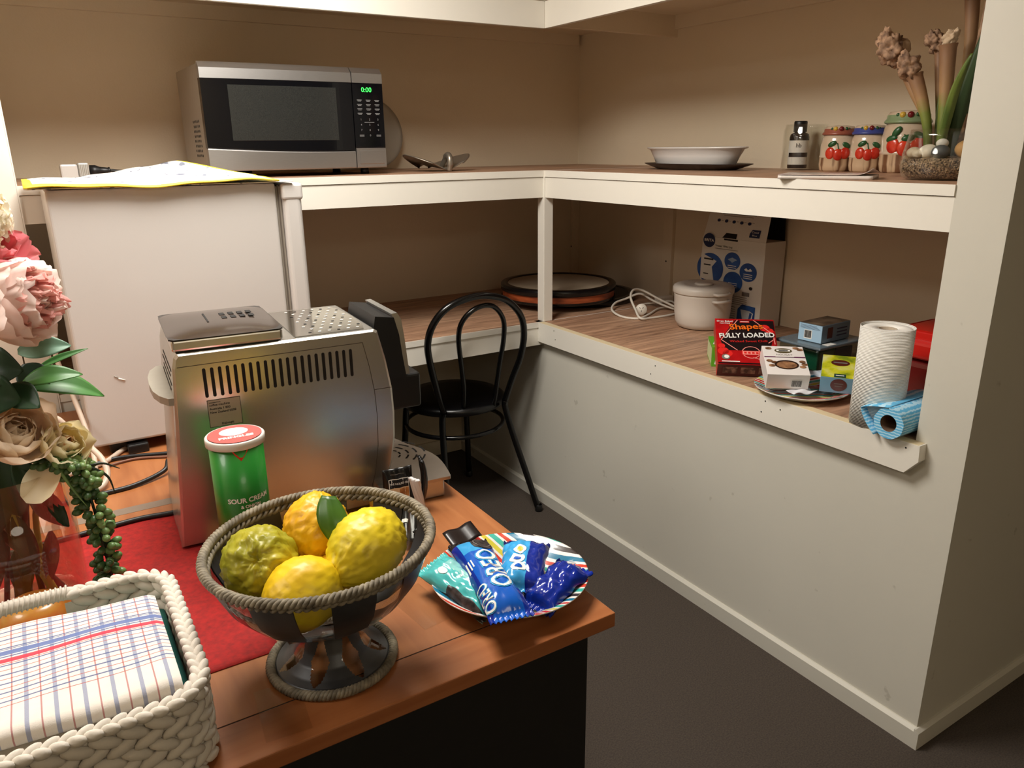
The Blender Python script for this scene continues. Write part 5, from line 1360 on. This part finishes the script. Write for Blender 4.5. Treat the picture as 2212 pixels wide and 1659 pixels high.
d.surf(lambda u, w: on(.045 + .010 * w * math.cos(u * 2 * PI), -.006 + .006 * w * math.sin(u * 2 * PI)), 14, 2, inkw, wu=True)
d.build('pack_print', T4, 'white triangle print')
o = MB().surf(lambda u, w: V((-1.106 + u * .062, -1.345 + w * .040 + u * .012, PZ + .045 + .010 * w + .002 * math.sin(u * 9))), 10, 6, ored).build('foil_wrapper', solid=.0010)
tag(o, 'flat black wrapper sticking out under the top end of the OREO pack', 'wrapper')

# ------------------------------------------------------------------ woven basket with tea towels
weave = mat('whitewashed_rush', S(214, 206, 194), .75, var=.12, vscale=30, bump=.25, bscale=90)
BX0, BX1, BY0, BY1, BZ0, BZ1 = -1.93, -1.528, -1.583, -1.262, ZD + .003, .830
T = thing('woven_basket', 'white woven rectangular basket of folded tea towels', 'basket', ((BX0 + BX1) / 2, (BY0 + BY1) / 2, ZD))
def perim(t, ins=0.0, rad=.056):
    x0, x1, y0, y1 = BX0 + ins, BX1 - ins, BY0 + ins, BY1 - ins; rad = max(.006, rad - ins)
    lx, ly = x1 - x0 - 2 * rad, y1 - y0 - 2 * rad; q = PI * rad / 2; tot = 2 * lx + 2 * ly + 4 * q; s = (t % 1) * tot
    for k, (ln, fn) in enumerate(((lx, lambda s: (V((x0 + rad + s, y0, 0)), V((1, 0, 0)))), (q, lambda s: (V((x1 - rad + rad * math.sin(s / rad), y0 + rad - rad * math.cos(s / rad), 0)), V((math.cos(s / rad), math.sin(s / rad), 0)))),
                                  (ly, lambda s: (V((x1, y0 + rad + s, 0)), V((0, 1, 0)))), (q, lambda s: (V((x1 - rad + rad * math.cos(s / rad), y1 - rad + rad * math.sin(s / rad), 0)), V((-math.sin(s / rad), math.cos(s / rad), 0)))),
                                  (lx, lambda s: (V((x1 - rad - s, y1, 0)), V((-1, 0, 0)))), (q, lambda s: (V((x0 + rad - rad * math.sin(s / rad), y1 - rad + rad * math.cos(s / rad), 0)), V((-math.cos(s / rad), -math.sin(s / rad), 0)))),
                                  (ly, lambda s: (V((x0, y1 - rad - s, 0)), V((0, -1, 0)))), (q, lambda s: (V((x0 + rad - rad * math.cos(s / rad), y0 + rad - rad * math.sin(s / rad), 0)), V((math.sin(s / rad), -math.cos(s / rad), 0)))))):
        if s <= ln: return fn(s)
        s -= ln
    return fn(ln)
HX0, HX1 = -1.775, -1.655
wv = MB(); rows = 7; hrow = (BZ1 - BZ0 - .006) / rows
PL = 1.30
nl = 50
for r in range(rows):
    zc = BZ0 + hrow * (r + .5)
    for k in range(nl):
        t = (k + .5 * (r % 2)) / nl; p, d = perim(t, .006)
        if p.y > BY1 - .03 and HX0 - .008 < p.x < HX1 + .008 and zc > .776: continue
        nrm = V((d.y, -d.x, 0))
        for s in (1, -1):
            ax = (d + V((0, 0, .42 * s * (1 if r % 2 else -1)))).normalized(); zz = nrm.cross(ax).normalized()
            Rm = Matrix((ax, nrm, zz)).transposed()
            wv.ell(p + nrm * (.0035 * s) + V((0, 0, zc)) + V((R.uniform(-1, 1), R.uniform(-1, 1), R.uniform(-1, 1))) * .0008, (.0175, .0062 + R.uniform(0, .001), .0068 + R.uniform(0, .0012)), weave, 9, 6, Rm)
wv.build('woven_wall', T)
bk = MB()
N_ = 120
for side in (.0065,):
    vs = []
    def back(u, w): p, d = perim(u, side); return V((p.x, p.y, BZ0 + w * (BZ1 - BZ0 - .012)))
    bk.surf(back, N_, 6, weave, wu=True, mfn=lambda u, w: None if (lambda p: p.y > BY1 - .03 and HX0 < p.x < HX1 and w > .48)(perim(u, side)[0]) else weave)
bk.box(BX0 + .02, BX1 - .02, BY0 + .02, BY1 - .02, BZ0, BZ0 + .004, weave)
bk.build('basket_lining', T)
rm = MB(); nb = 84
for k in range(nb):
    for s in (1, -1):
        t = (k + .5 * (s > 0)) / nb; p, d = perim(t, .006); nrm = V((d.y, -d.x, 0))
        if p.y > BY1 - .03 and HX0 < p.x < HX1: continue
        ax = (d + nrm * (.55 * s) + V((0, 0, .25))).normalized(); zz = nrm.cross(ax).normalized(); ny = zz.cross(ax)
        rm.ell(p + nrm * (.0040 * s) + V((0, 0, BZ1)), (.0118, .0056, .0068), weave, 10, 7, Matrix((ax, ny, zz)).transposed())
rm.build('braided_rim', T, 'thick braided rim')
hb = MB(); hb.tube(spline([(HX1 + .012, BY1 - .006, BZ1 - .002), (HX1 - .01, BY1 - .005, BZ1 + .002), ((HX0 + HX1) / 2, BY1 - .005, BZ1 + .003), (HX0 + .01, BY1 - .005, BZ1 + .002), (HX0 - .012, BY1 - .006, BZ1 - .002)], 8), .0088, weave, 14)
for k in range(20): 
    x = HX0 + (HX1 - HX0) * (k + .5) / 20; hb.tube([(x + .0094 * 0 + .003 * math.cos(a), BY1 - .005 + .0094 * math.sin(a), BZ1 + .0025 + .0094 * math.cos(a)) for a in [i * 2 * PI / 12 for i in range(12)]], .0012, weave, 5, closed=True)
hb.build('wrapped_handle', T, 'smooth wrapped handle bar')

def towel_mat():
    m, t, p = new_mat('checked_tea_towel'); N, L = t.nodes, t.links
    tc = N.new('ShaderNodeTexCoord'); sp = N.new('ShaderNodeSeparateXYZ'); L.new(tc.outputs['UV'], sp.inputs[0])
    wob = N.new('ShaderNodeTexNoise'); wob.inputs['Scale'].default_value = 60; L.new(tc.outputs['Object'], wob.inputs['Vector'])
    def M_(op, a, b=None, c=None):
        n = N.new('ShaderNodeMath'); n.operation = op
        for i, q in enumerate((a, b, c)):
            if q is None: continue
            if isinstance(q, (int, float)): n.inputs[i].default_value = q
            else: L.new(q, n.inputs[i])
        return n.outputs[0]
    col = None
    base = N.new('ShaderNodeMix'); base.data_type = 'RGBA'; base.inputs[6].default_value = S(222, 214, 204); base.inputs[7].default_value = S(236, 229, 220); L.new(wob.outputs['Fac'], base.inputs['Factor']); col = base.outputs[2]
    def lay(mask, c, k):
        nonlocal col
        mx = N.new('ShaderNodeMix'); mx.data_type = 'RGBA'; L.new(M_('MULTIPLY', mask, k), mx.inputs['Factor']); L.new(col, mx.inputs[6]); mx.inputs[7].default_value = c; col = mx.outputs[2]
    def rep(c, per, off, wd): return M_('COMPARE', M_('MODULO', M_('ADD', c, 10 * per - off), per), per / 2, wd / 2)
    def one(c, at, wd): return M_('COMPARE', c, at, wd / 2)
    x, y = sp.outputs[0], sp.outputs[1]          # metres along / across the towel
    inside = M_('GREATER_THAN', y, .052)
    lay(rep(x, .0272, .0, .0042), S(120, 132, 168), .75); lay(rep(x, .0272, .0136, .0016), S(168, 78, 84), .75)
    lay(M_('MULTIPLY', rep(y, .0172, .002, .0022), inside), S(72, 88, 140), .9); lay(M_('MULTIPLY', rep(y, .0172, .0106, .0013), inside), S(172, 80, 72), .85)
    for at, wd, c in ((.1555, .0085, S(96, 116, 170)), (.1405, .0075, S(206, 44, 70)), (.1625, .0012, S(72, 88, 140)), (.1345, .0012, S(206, 70, 80))): lay(one(y, at, wd), c, .95)
    L.new(col, p.inputs['Base Color']); p.inputs['Roughness'].default_value = .9; p.inputs['Sheen Weight'].default_value = .2
    w2 = N.new('ShaderNodeTexNoise'); w2.inputs['Scale'].default_value = 900; L.new(tc.outputs['Object'], w2.inputs['Vector'])
    bp = N.new('ShaderNodeBump'); bp.inputs['Strength'].default_value = .3; bp.inputs['Distance'].default_value = .001; L.new(w2.outputs['Fac'], bp.inputs['Height']); L.new(bp.outputs['Normal'], p.inputs['Normal'])
    return m
def folded(name, label, x0, x1, y0, y1, zt, th, m, tilt=0.0, wav=.003, uv=False, skew=0.0, seed=0.0):
    """a folded towel: rounded front and back edges, wavy top; profile runs bottom back -> top -> bottom front"""
    hy = y1 - y0; r = th / 2
    prof = [(hy - .02, -th)]
    for k in range(7): a = -PI / 2 + k * PI / 6; prof.append((hy - r + r * math.cos(a), -r + r * math.sin(a)))
    for k in range(1, 16): prof.append((hy - r - k * (hy - 2 * r) / 16, 0))
    for k in range(7): a = PI / 2 + k * PI / 6; prof.append((r + r * math.cos(a), -r + r * math.sin(a)))
    prof.append((.02, -th)); n = len(prof) - 1
    def fn(u, w):
        yy, z = prof[int(round(w * n))]
        x = x0 + (x1 - x0) * u
        e = min(1, (1 - u) / .03 * .5 + .5) if u > .97 else 1
        top = 1 if z > -r else .3
        z2 = z * (1 if u < .985 else .9) + top * wav * (math.sin(u * 7 + yy * 18 + seed) + .6 * math.sin(u * 15 - yy * 31 + seed)) - (.004 * ((u - .97) / .03) ** 2 * top if u > .97 else 0)
        return V((x + skew * (yy - hy / 2), y0 + yy - tilt * (x - x1) , zt + z2 + (-(hy - yy)) * 0 + (yy - hy) * 0))
    mb = MB(); mb.surf(fn, 44, n, m)
    # side cap at the visible right end
    cap = [fn(1, k / n) for k in range(n + 1)]; mb.add(cap, [list(range(len(cap)))], m, False)
    cap = [fn(0, k / n) for k in range(n + 1)]; mb.add(cap, [list(range(len(cap)))[::-1]], m, False)
    o = mb.build(name); 
    if uv:
        l = o.data.uv_layers.new(name='UVMap')
        nv = len(o.data.vertices); acc = [0]
        for k in range(1, n + 1):
            acc.append(acc[-1] + math.hypot(prof[k][0] - prof[k - 1][0], prof[k][1] - prof[k - 1][1]))
        tot = acc[-1]
        co = []
        for i in range(nv):
            if i < 45 * (n + 1): co.append(((i % 45) / 44 * (x1 - x0), tot - acc[i // 45] - .03))
            else: co.append((0.0, .03))
        for lp2 in o.data.loops: l.data[lp2.index].uv = co[lp2.vertex_index]
    tag(o, label, 'tea towel', 'folded towels in the basket'); return o
folded('tea_towel', 'white tea towel with blue and red check stripes, top of the basket', -1.88, -1.556, -1.562, -1.345, .844, .024, towel_mat(), .08, .0018, True)
folded('tea_towel', 'plain cream folded towel with navy tag under the checked one', -1.88, -1.562, -1.558, -1.33, .816, .022, mat('cream_towel', S(224, 214, 196), .9, var=.04, bump=.2, bscale=400), .04, .001)
o = MB().box(-1.640, -1.612, -1.5605, -1.558, .798, .813, mat('navy_tag', S(38, 48, 84), .7)).build('navy_tag'); o.parent = bpy.data.objects['tea_towel.001']; 
folded('tea_towel', 'teal green folded cloth at the bottom right of the basket', -1.88, -1.545, -1.53, -1.30, .795, .03, mat('teal_cloth', S(30, 96, 88), .9, var=.1), .0, .001)

# gourd-like golden jar seen through the basket handle
T = thing('jar', 'orange and gold jar behind the basket handle', 'jar', (-1.70, -1.195, ZD + .0025))
MB().lathe([(0, 0), (.030, 0), (.043, .008), (.048, .03), (.046, .055), (.036, .07), (.026, .075), (0, .076)], ramp_noise('gold_orange_glaze', [(.3, S(196, 70, 30)), (.5, S(196, 138, 54)), (.7, S(216, 176, 96))], 10, (1, 1, 2.5), rough=.3, coat=.4), 36, (-1.70, -1.195, ZD + .0025)).build('jar_body', T)

# ------------------------------------------------------------------ vase and artificial flowers
VC = (-1.712, -1.075, ZD + .0025)
T = thing('glass_vase', 'clear glass cylinder vase of flowers at the left', 'vase', VC)
MB().lathe([(0, 0), (.080, 0), (.084, .004), (.084, .235), (.0815, .235), (.0815, .010), (.07, .008), (0, .008)], glass('vase_glass', (.90, .86, .80, 1)), 56, VC).build('vase_body', T)
pink_p = petalmat('pale_pink_petal', S(250, 222, 214), S(255, 242, 234), 12)
pink_m = petalmat('rose_pink_petal', S(236, 160, 156), S(246, 200, 190), 14)
pink_d = petalmat('deep_pink_petal', S(230, 120, 136), S(240, 156, 160), 14)
creamp = petalmat('peach_cream_petal', S(246, 222, 196), S(255, 243, 224), 10)
yellowp = petalmat('pale_yellow_petal', S(246, 232, 184), S(255, 248, 218), 10)
peach = petalmat('peach_heart_petal', S(238, 176, 124), S(250, 212, 170), 10)
whitef = petalmat('cream_white_floret', S(244, 232, 202), S(255, 250, 236), 30)
leafd = ramp_noise('dark_silk_leaf', [(.3, S(14, 36, 22)), (.7, S(34, 70, 40))], 10, rough=.45)
leafg = ramp_noise('green_silk_leaf', [(.3, S(38, 92, 38)), (.7, S(84, 140, 66))], 8, rough=.45)
leafpale = ramp_noise('grey_green_silk_leaf', [(.3, S(92, 138, 116)), (.7, S(140, 176, 152))], 8, rough=.5)
stemd = mat('dark_green_stem', S(24, 40, 22), .5, var=.2); stemy = mat('yellow_green_stem', S(142, 142, 56), .5, var=.15)
def petal(mb, base, out, up, ln, wd, m, curl=.4, cup=.35, seed=0.0, ruf=.0, nu=8, nv=8):
    """petal growing from base along a path that starts along `up` and bends toward `out`"""
    out, up = V(out).normalized(), V(up).normalized(); side = out.cross(up).normalized()
    def fn(u, w):
        a = (u - .5) * 2; th = curl * w
        d = up * math.cos(th) + out * math.sin(th)
        pth = V(base) + (up * (math.sin(th) / curl if abs(curl) > 1e-3 else w) + out * ((1 - math.cos(th)) / curl if abs(curl) > 1e-3 else 0)) * ln
        half = wd / 2 * (math.sin(PI * min(1, .10 + w * .72)) ** .75) * (1 if w < .9 else 1 - ((w - .9) / .1) ** 2 * .35)
        nrm = (out * math.cos(th) - up * math.sin(th))
        return pth + side * (a * half) - nrm * (cup * half * a * a) + nrm * (ruf * math.sin(a * 5 + seed) * w)
    mb.surf(fn, nu, nv, m)
def bloom(mb, c, ax, rings, jit=.15):
    """rings: (count, tilt0 outward lean, start radius, length, width, curl, cup, material, ruffle, lift)"""
    ax = V(ax).normalized(); e1 = ax.orthogonal().normalized(); e2 = ax.cross(e1); c = V(c)
    for ri, (n, lean, r0, ln, wd, curl, cup, m, ruf, lift) in enumerate(rings):
        for k in range(n):
            a = 2 * PI * (k + .5 * (ri % 2)) / n + R.uniform(-jit, jit)
            o = e1 * math.cos(a) + e2 * math.sin(a); l2 = lean + R.uniform(-jit, jit) * .6
            up = ax * math.cos(l2) + o * math.sin(l2); out = o * math.cos(l2) - ax * math.sin(l2)
            petal(mb, c + o * r0 + ax * lift, out, up, ln * R.uniform(.9, 1.1), wd * R.uniform(.9, 1.1), m, curl, cup, R.uniform(0, 6), ruf)
def leafblade(mb, a, b, wd, m, sag=.01, nrm=(0, 0, 1), fold=.25):
    a, b = V(a), V(b); d = (b - a).normalized(); s = d.cross(V(nrm)).normalized(); n2 = s.cross(d)
    def fn(u, w):
        q = (u - .5) * 2; h = wd / 2 * math.sin(PI * min(1, .04 + w * .95)) ** .8 * (1 - .35 * w)
        return a.lerp(b, w) + s * (q * h) + n2 * (fold * abs(q) * h + sag * math.sin(PI * w))
    mb.surf(fn, 8, 14, m)
FG = 'artificial flowers in the glass vase'
def flower(name, label, loc): return thing(name, label, 'flower', loc, 0, FG)
vb = V((VC[0], VC[1], VC[2] + .012))
# hydrangea (cream, upper left)
T = flower('hydrangea', 'cream white hydrangea head at the top of the bouquet', (-1.69, -1.06, 1.31))
hy = MB(); hc = V((-1.692, -1.055, 1.318))
for k in range(150):
    n = V((R.gauss(0, 1), R.gauss(0, 1), R.gauss(0, 1))).normalized(); p = hc + n * .052
    e1 = n.orthogonal().normalized(); e2 = n.cross(e1); ph = R.uniform(0, PI)
    for j in range(4):
        a = ph + j * PI / 2; o = e1 * math.cos(a) + e2 * math.sin(a)
        petal(hy, p, o, (o * .8 + n * .6), .0125, .0125, whitef, .5, .2, 0, 0, 2, 3)
hy.ell(hc, .046, whitef, 14, 10); hy.build('flower_head', T)
MB().tube(spline([tuple(vb + V((-.03, .01, 0))), (-1.70, -1.06, 1.0), tuple(hc)], 6), .004, stemd, 8).build('stem', T)
# peony
T = flower('peony', 'large pale pink peony with a frilled darker heart', (-1.64, -1.10, 1.2))
pc = V((-1.655, -1.090, 1.205)); pax = V((.86, -.50, .04)).normalized()
pe = MB()
bloom(pe, pc - pax * .045, pax, [(8, 1.15, .02, .095, .080, -1.25, .40, pink_p, .003, .0), (8, .85, .018, .096, .076, -.95, .45, pink_p, .003, .004), (7, .60, .016, .090, .070, -.70, .5, pink_p, .003, .01)])
pe.build('outer_petals', T, 'pale outer petals')
pi_ = MB()
bloom(pi_, pc - pax * .02, pax, [(11, .62, .016, .068, .034, -.7, .3, pink_m, .004, .0), (11, .45, .014, .072, .032, -.5, .3, pink_m, .005, .004), (10, .28, .012, .074, .030, -.4, .3, pink_m, .005, .008), (9, .14, .008, .074, .028, -.3, .3, pink_p, .005, .010), (7, .05, .004, .072, .026, -.3, .3, pink_m, .005, .012)], .3)
pi_.build('frilled_heart', T, 'frilled pink heart')
MB().tube(spline([tuple(vb + V((.02, -.01, 0))), (-1.70, -1.06, 1.0), tuple(pc - pax * .05)], 6), .0045, stemd, 8).build('stem', T)
# second pink flower behind, mostly hidden
T = flower('peony', 'deep pink flower partly hidden between hydrangea and peony', (-1.70, -1.04, 1.25))
p2 = MB(); bloom(p2, (-1.672, -1.045, 1.255), (.5, -.5, .7), [(7, .9, .01, .055, .05, -.5, .35, pink_d, .003, 0), (7, .45, .01, .05, .04, -.4, .35, pink_d, .003, 0)]); p2.build('flower_head', T)
MB().tube(spline([tuple(vb + V((0, .02, 0))), (-1.70, -1.05, 1.0), (-1.68, -1.045, 1.25)], 6), .004, stemd, 8).build('stem', T)
# ranunculus and rose
T = flower('ranunculus', 'peach cream layered rose at the left edge', (-1.68, -1.13, 1.03))
rc = V((-1.682, -1.125, 1.022)); rax = V((.35, -.75, .55)).normalized(); rn = MB()
bloom(rn, rc - rax * .030, rax, [(7, .95, .022, .066, .07, -.95, .5, creamp, .002, 0), (7, .62, .022, .062, .064, -.85, .55, creamp, .002, .002), (7, .36, .019, .056, .054, -.75, .6, creamp, .001, .004), (6, .16, .014, .050, .042, -.6, .6, creamp, .001, .006), (5, .02, .009, .046, .03, -.4, .6, creamp, 0, .006)])
rn.build('petals', T)
r2_ = MB(); bloom(r2_, rc - rax * .018, rax, [(5, .0, .005, .036, .02, -.3, .5, peach, 0, .0), (6, .15, .009, .036, .022, -.3, .5, creamp, 0, 0)]); r2_.build('flower_heart', T, 'brownish peach heart')
MB().tube(spline([tuple(vb + V((-.01, -.03, 0))), (-1.70, -1.10, .92), tuple(rc - rax * .03)], 6), .0042, stemd, 8).build('stem', T)
T = flower('rose', 'pale yellow rosebud with a peach heart, beside the fridge corner', (-1.63, -1.12, .99))
yc = V((-1.628, -1.118, .992)); yax = V((.42, -.72, .40)).normalized(); yr = MB()
bloom(yr, yc - yax * .026, yax, [(6, .70, .016, .056, .054, -.75, .5, yellowp, .002, 0), (6, .40, .016, .052, .048, -.7, .55, yellowp, .002, .002), (5, .18, .012, .048, .038, -.55, .6, yellowp, .001, .004)])
petal(yr, yc + V((-.02, -.01, -.02)), (-.2, -.3, -.9), (-.4, -.6, -.5), .055, .055, yellowp, .5, .2); yr.build('petals', T)
r3 = MB(); bloom(r3, yc - yax * .018, yax, [(5, .08, .008, .040, .026, -.3, .6, peach, 0, 0), (4, .0, .003, .038, .018, -.2, .6, peach, 0, 0)]); r3.build('flower_heart', T, 'peach heart')
MB().tube(spline([tuple(vb + V((.03, -.02, 0))), (-1.68, -1.09, .88), tuple(yc - yax * .03)], 6), .0042, stemy, 8).build('stem', T)
# leaves
def spray(name, label, blades, stem_to, sm=stemd):
    T = thing(name, label, 'foliage', VC, 0, 'foliage in the glass vase')
    for (a, b2, wd, m, sg, nr) in blades:
        q = MB(); leafblade(q, a, b2, wd, m, sg, nr); q.build('leaf', T, solid=.0006)
    MB().tube(spline([tuple(vb), ((vb.x + stem_to[0]) / 2, (vb.y + stem_to[1]) / 2, (vb.z + stem_to[2]) / 2 + .01), stem_to], 6), .0048, sm, 8).build('stem', T)
spray('leaf_spray', 'spray with a big bright green pointed leaf reaching across the fridge', [((-1.665, -1.10, 1.085), (-1.562, -1.10, 1.050), .052, leafg, .014, (.1, -.55, .8)), ((-1.66, -1.11, 1.09), (-1.585, -1.115, 1.092), .040, leafg, .008, (.2, -.6, .8)), ((-1.68, -1.12, 1.09), (-1.645, -1.16, 1.065), .05, leafd, .0, (.1, -.9, .4))], (-1.67, -1.10, 1.08))
spray('leaf_spray', 'narrow green leaf spray beside the lower edge of the peony', [((-1.64, -1.05, 1.095), (-1.570, -1.05, 1.115), .014, leafg, .004, (0, -.7, .7)), ((-1.66, -1.06, 1.125), (-1.592, -1.07, 1.127), .044, leafpale, .006, (0, -.8, .6))], (-1.66, -1.06, 1.1))
spray('leaf_spray', 'dark leaf mass between the peony and the cream rose', [((-1.70, -1.11, 1.12), (-1.655, -1.14, 1.115), .07, leafd, .01, (0, -.9, .3)), ((-1.71, -1.13, 1.09), (-1.665, -1.15, 1.075), .07, leafd, .01, (0, -.9, .3)), ((-1.72, -1.12, 1.08), (-1.70, -1.14, 1.14), .08, leafd, .0, (.2, -.9, .2)), ((-1.66, -1.09, 1.11), (-1.63, -1.11, 1.075), .05, leafd, .0, (.2, -.9, .2))], (-1.70, -1.11, 1.08))
spray('leaf_spray', 'dark leaves hanging inside the neck of the vase', [((-1.71, -1.12, .985), (-1.695, -1.13, .90), .075, leafd, .0, (.3, -.9, .0)), ((-1.69, -1.12, .98), (-1.655, -1.125, .90), .05, leafd, .0, (.3, -.9, .0)), ((-1.68, -1.11, .93), (-1.640, -1.12, .862), .042, leafd, .0, (.3, -.9, .1)), ((-1.73, -1.12, .96), (-1.735, -1.13, .87), .07, leafd, 0, (.2, -.9, 0)), ((-1.705, -1.125, .90), (-1.69, -1.13, .80), .034, leafd, 0, (.3, -.9, 0)), ((-1.735, -1.13, .90), (-1.745, -1.135, .79), .042, leafd, 0, (.2, -.9, .1)), ((-1.665, -1.115, .86), (-1.68, -1.12, .775), .030, leafd, 0, (.4, -.9, 0)), ((-1.71, -1.10, .84), (-1.715, -1.11, .755), .040, leafd, 0, (.3, -.9, .1))], (-1.70, -1.10, .97))
# stems only in the vase
T = thing('cut_stem', 'thick yellow green stem slanting through the vase', 'stem', VC, 0, None)
MB().tube(spline([(-1.672, -1.115, .745), (-1.69, -1.118, .82), (-1.705, -1.12, .90), (-1.70, -1.11, .97)], 6), .0062, stemy, 10).build('stem', T)
T = thing('cut_stem', 'dark stem crossing behind the yellow green one in the vase', 'stem', VC, 0, None)
MB().tube(spline([(-1.66, -1.09, .74), (-1.70, -1.10, .82), (-1.735, -1.115, .90), (-1.73, -1.11, .96)], 6), .0058, stemd, 10).build('stem', T)
T = thing('cut_stem', 'thin dark stem leaning left inside the vase', 'stem', VC, 0, None)
MB().tube(spline([(-1.725, -1.095, .745), (-1.715, -1.10, .82), (-1.69, -1.11, .90), (-1.675, -1.11, .97)], 6), .0048, stemd, 10).build('stem', T)
# string of pearls
T = flower('bead_succulent', 'trailing green bead succulent hanging over the vase rim', (-1.61, -1.12, .96))
beadm = ramp_noise('bead_green', [(.3, S(34, 62, 30)), (.7, S(82, 116, 62))], 20, rough=.4); beadl = ramp_noise('bead_light_green', [(.3, S(76, 112, 58)), (.7, S(128, 156, 94))], 20, rough=.4)
sp_ = spline([(-1.645, -1.125, .975), (-1.618, -1.135, .968), (-1.608, -1.14, .93), (-1.603, -1.14, .88), (-1.600, -1.14, .82), (-1.597, -1.14, .765)], 8)
MB().tube(sp_, .0022, stemd, 6).build('stem', T)
bmass = MB(); nbead = 0
for k in range(210):
    p = V(sp_[int(k / 210 * (len(sp_) - 1))]); a = R.uniform(0, 2 * PI); rr = R.uniform(.008, .023) * (1.15 if k < 70 else .95)
    o = V((math.cos(a), math.sin(a), R.uniform(-.5, .3))).normalized()
    q = o.to_track_quat('X', 'Z').to_matrix()
    fb = o.y < .25 and k % 2 == 0 and nbead < 100
    nbead += fb
    (MB() if fb else bmass).ell(p + o * rr, (.0080, .0058, .0058), beadl if (o.x > .1 and o.y < .4) else beadm, 9, 7, q).build('bead', T) if fb else bmass.ell(p + o * rr, (.0080, .0058, .0058), beadl if (o.x > .1 and o.y < .4) else beadm, 9, 7, q)
ob = bmass.build('bead_mass', T); ob['kind'] = 'stuff'
wh_ = MB()
for pts in ([(-1.600, -1.135, .958), (-1.580, -1.13, .955), (-1.560, -1.13, .942)], [(-1.598, -1.135, .955), (-1.578, -1.135, .935), (-1.572, -1.135, .905)], [(-1.640, -1.15, .972), (-1.625, -1.16, .935), (-1.612, -1.16, .905)]):
    wh_.tube(spline(pts, 6), [.0024 * (1 - i / 13.0) + .0005 for i in range(13)], stemd if pts[0][0] > -1.62 else beadl, 6)
wh_.build('thin_tendrils', T)

# ------------------------------------------------------------------ ceiling lamp, added fill lights, world, camera
lampm = mat('lamp_glass', (1, .93, .84, 1), .5, emit=1.0)
LX, LY = -1.2, -.77
T = thing('ceiling_light', 'round ceiling light above the desk', 'light', (LX, LY, CE))
MB().lathe([(0, -.002), (.17, -.002), (.175, -.012), (.17, -.02), (0, -.02)], white_m, 48, (LX, LY, CE)).build('lamp_base', T)
for (x, y, lab) in ((-2.8, -1.2, 'added round fill light on the ceiling over the left side of the room'), (-1.3, -3.7, 'added round fill light on the ceiling at the far end of the room')):
    T = thing('ceiling_light', lab, 'light', (x, y, CE)); MB().lathe([(0, -.002), (.17, -.002), (.175, -.012), (.17, -.02), (0, -.02)], white_m, 48, (x, y, CE)).build('lamp_base', T)  # unseen fixtures that go with the two added fill lights
ld = bpy.data.lights.new('ceiling_lamp', 'AREA'); ld.shape = 'DISK'; ld.size = .75; ld.energy = 42; ld.color = (1, .955, .88)
lo = bpy.data.objects.new('ceiling_lamp', ld); C.objects.link(lo); lo.location = (LX, LY, CE - .05); lo.parent = None
ld2 = bpy.data.lights.new('hall_fill', 'AREA'); ld2.shape = 'DISK'; ld2.size = 1.0; ld2.energy = 12; ld2.color = (1, .90, .72)  # added fill light, reaches into the alcove from behind the camera
lo2 = bpy.data.objects.new('hall_fill', ld2); C.objects.link(lo2); lo2.location = (-1.3, -3.7, CE - .035)
ld3 = bpy.data.lights.new('side_fill', 'AREA'); ld3.shape = 'DISK'; ld3.size = .7; ld3.energy = 16; ld3.color = (1, .955, .88)  # added fill light, brightens the right alcove walls at a low angle
lo3 = bpy.data.objects.new('side_fill', ld3); C.objects.link(lo3); lo3.location = (-2.8, -1.2, CE - .05)
w = bpy.data.worlds.new('World'); bpy.context.scene.world = w; w.use_nodes = True
w.node_tree.nodes['Background'].inputs[0].default_value = (1, .9, .8, 1); w.node_tree.nodes['Background'].inputs[1].default_value = .05

yaw, pit, rol = 0.5581, 0.3037, -0.0107
dv = V((math.sin(yaw) * math.cos(pit), math.cos(yaw) * math.cos(pit), -math.sin(pit)))
rt = V((math.cos(yaw), -math.sin(yaw), 0)); up = rt.cross(dv)
r2v = rt * math.cos(rol) + up * math.sin(rol); u2 = up * math.cos(rol) - rt * math.sin(rol)
cam = bpy.data.cameras.new('Camera'); cam.sensor_fit = 'HORIZONTAL'; cam.sensor_width = 36; cam.lens = 1638.85 / 2212 * 36; cam.clip_start = .02
co = bpy.data.objects.new('Camera', cam); C.objects.link(co)
Mc = Matrix((r2v, u2, -dv)).transposed().to_4x4(); Mc.translation = (-1.6167, -2.3529, 1.4046); co.matrix_world = Mc
sc = bpy.context.scene; sc.camera = co
sc.view_settings.view_transform = 'Standard'; sc.view_settings.look = 'None'; sc.view_settings.gamma = 1; sc.view_settings.exposure = 0.0; sc.view_settings.use_curve_mapping = False
sc.cycles.max_bounces = 10; sc.cycles.transparent_max_bounces = 16
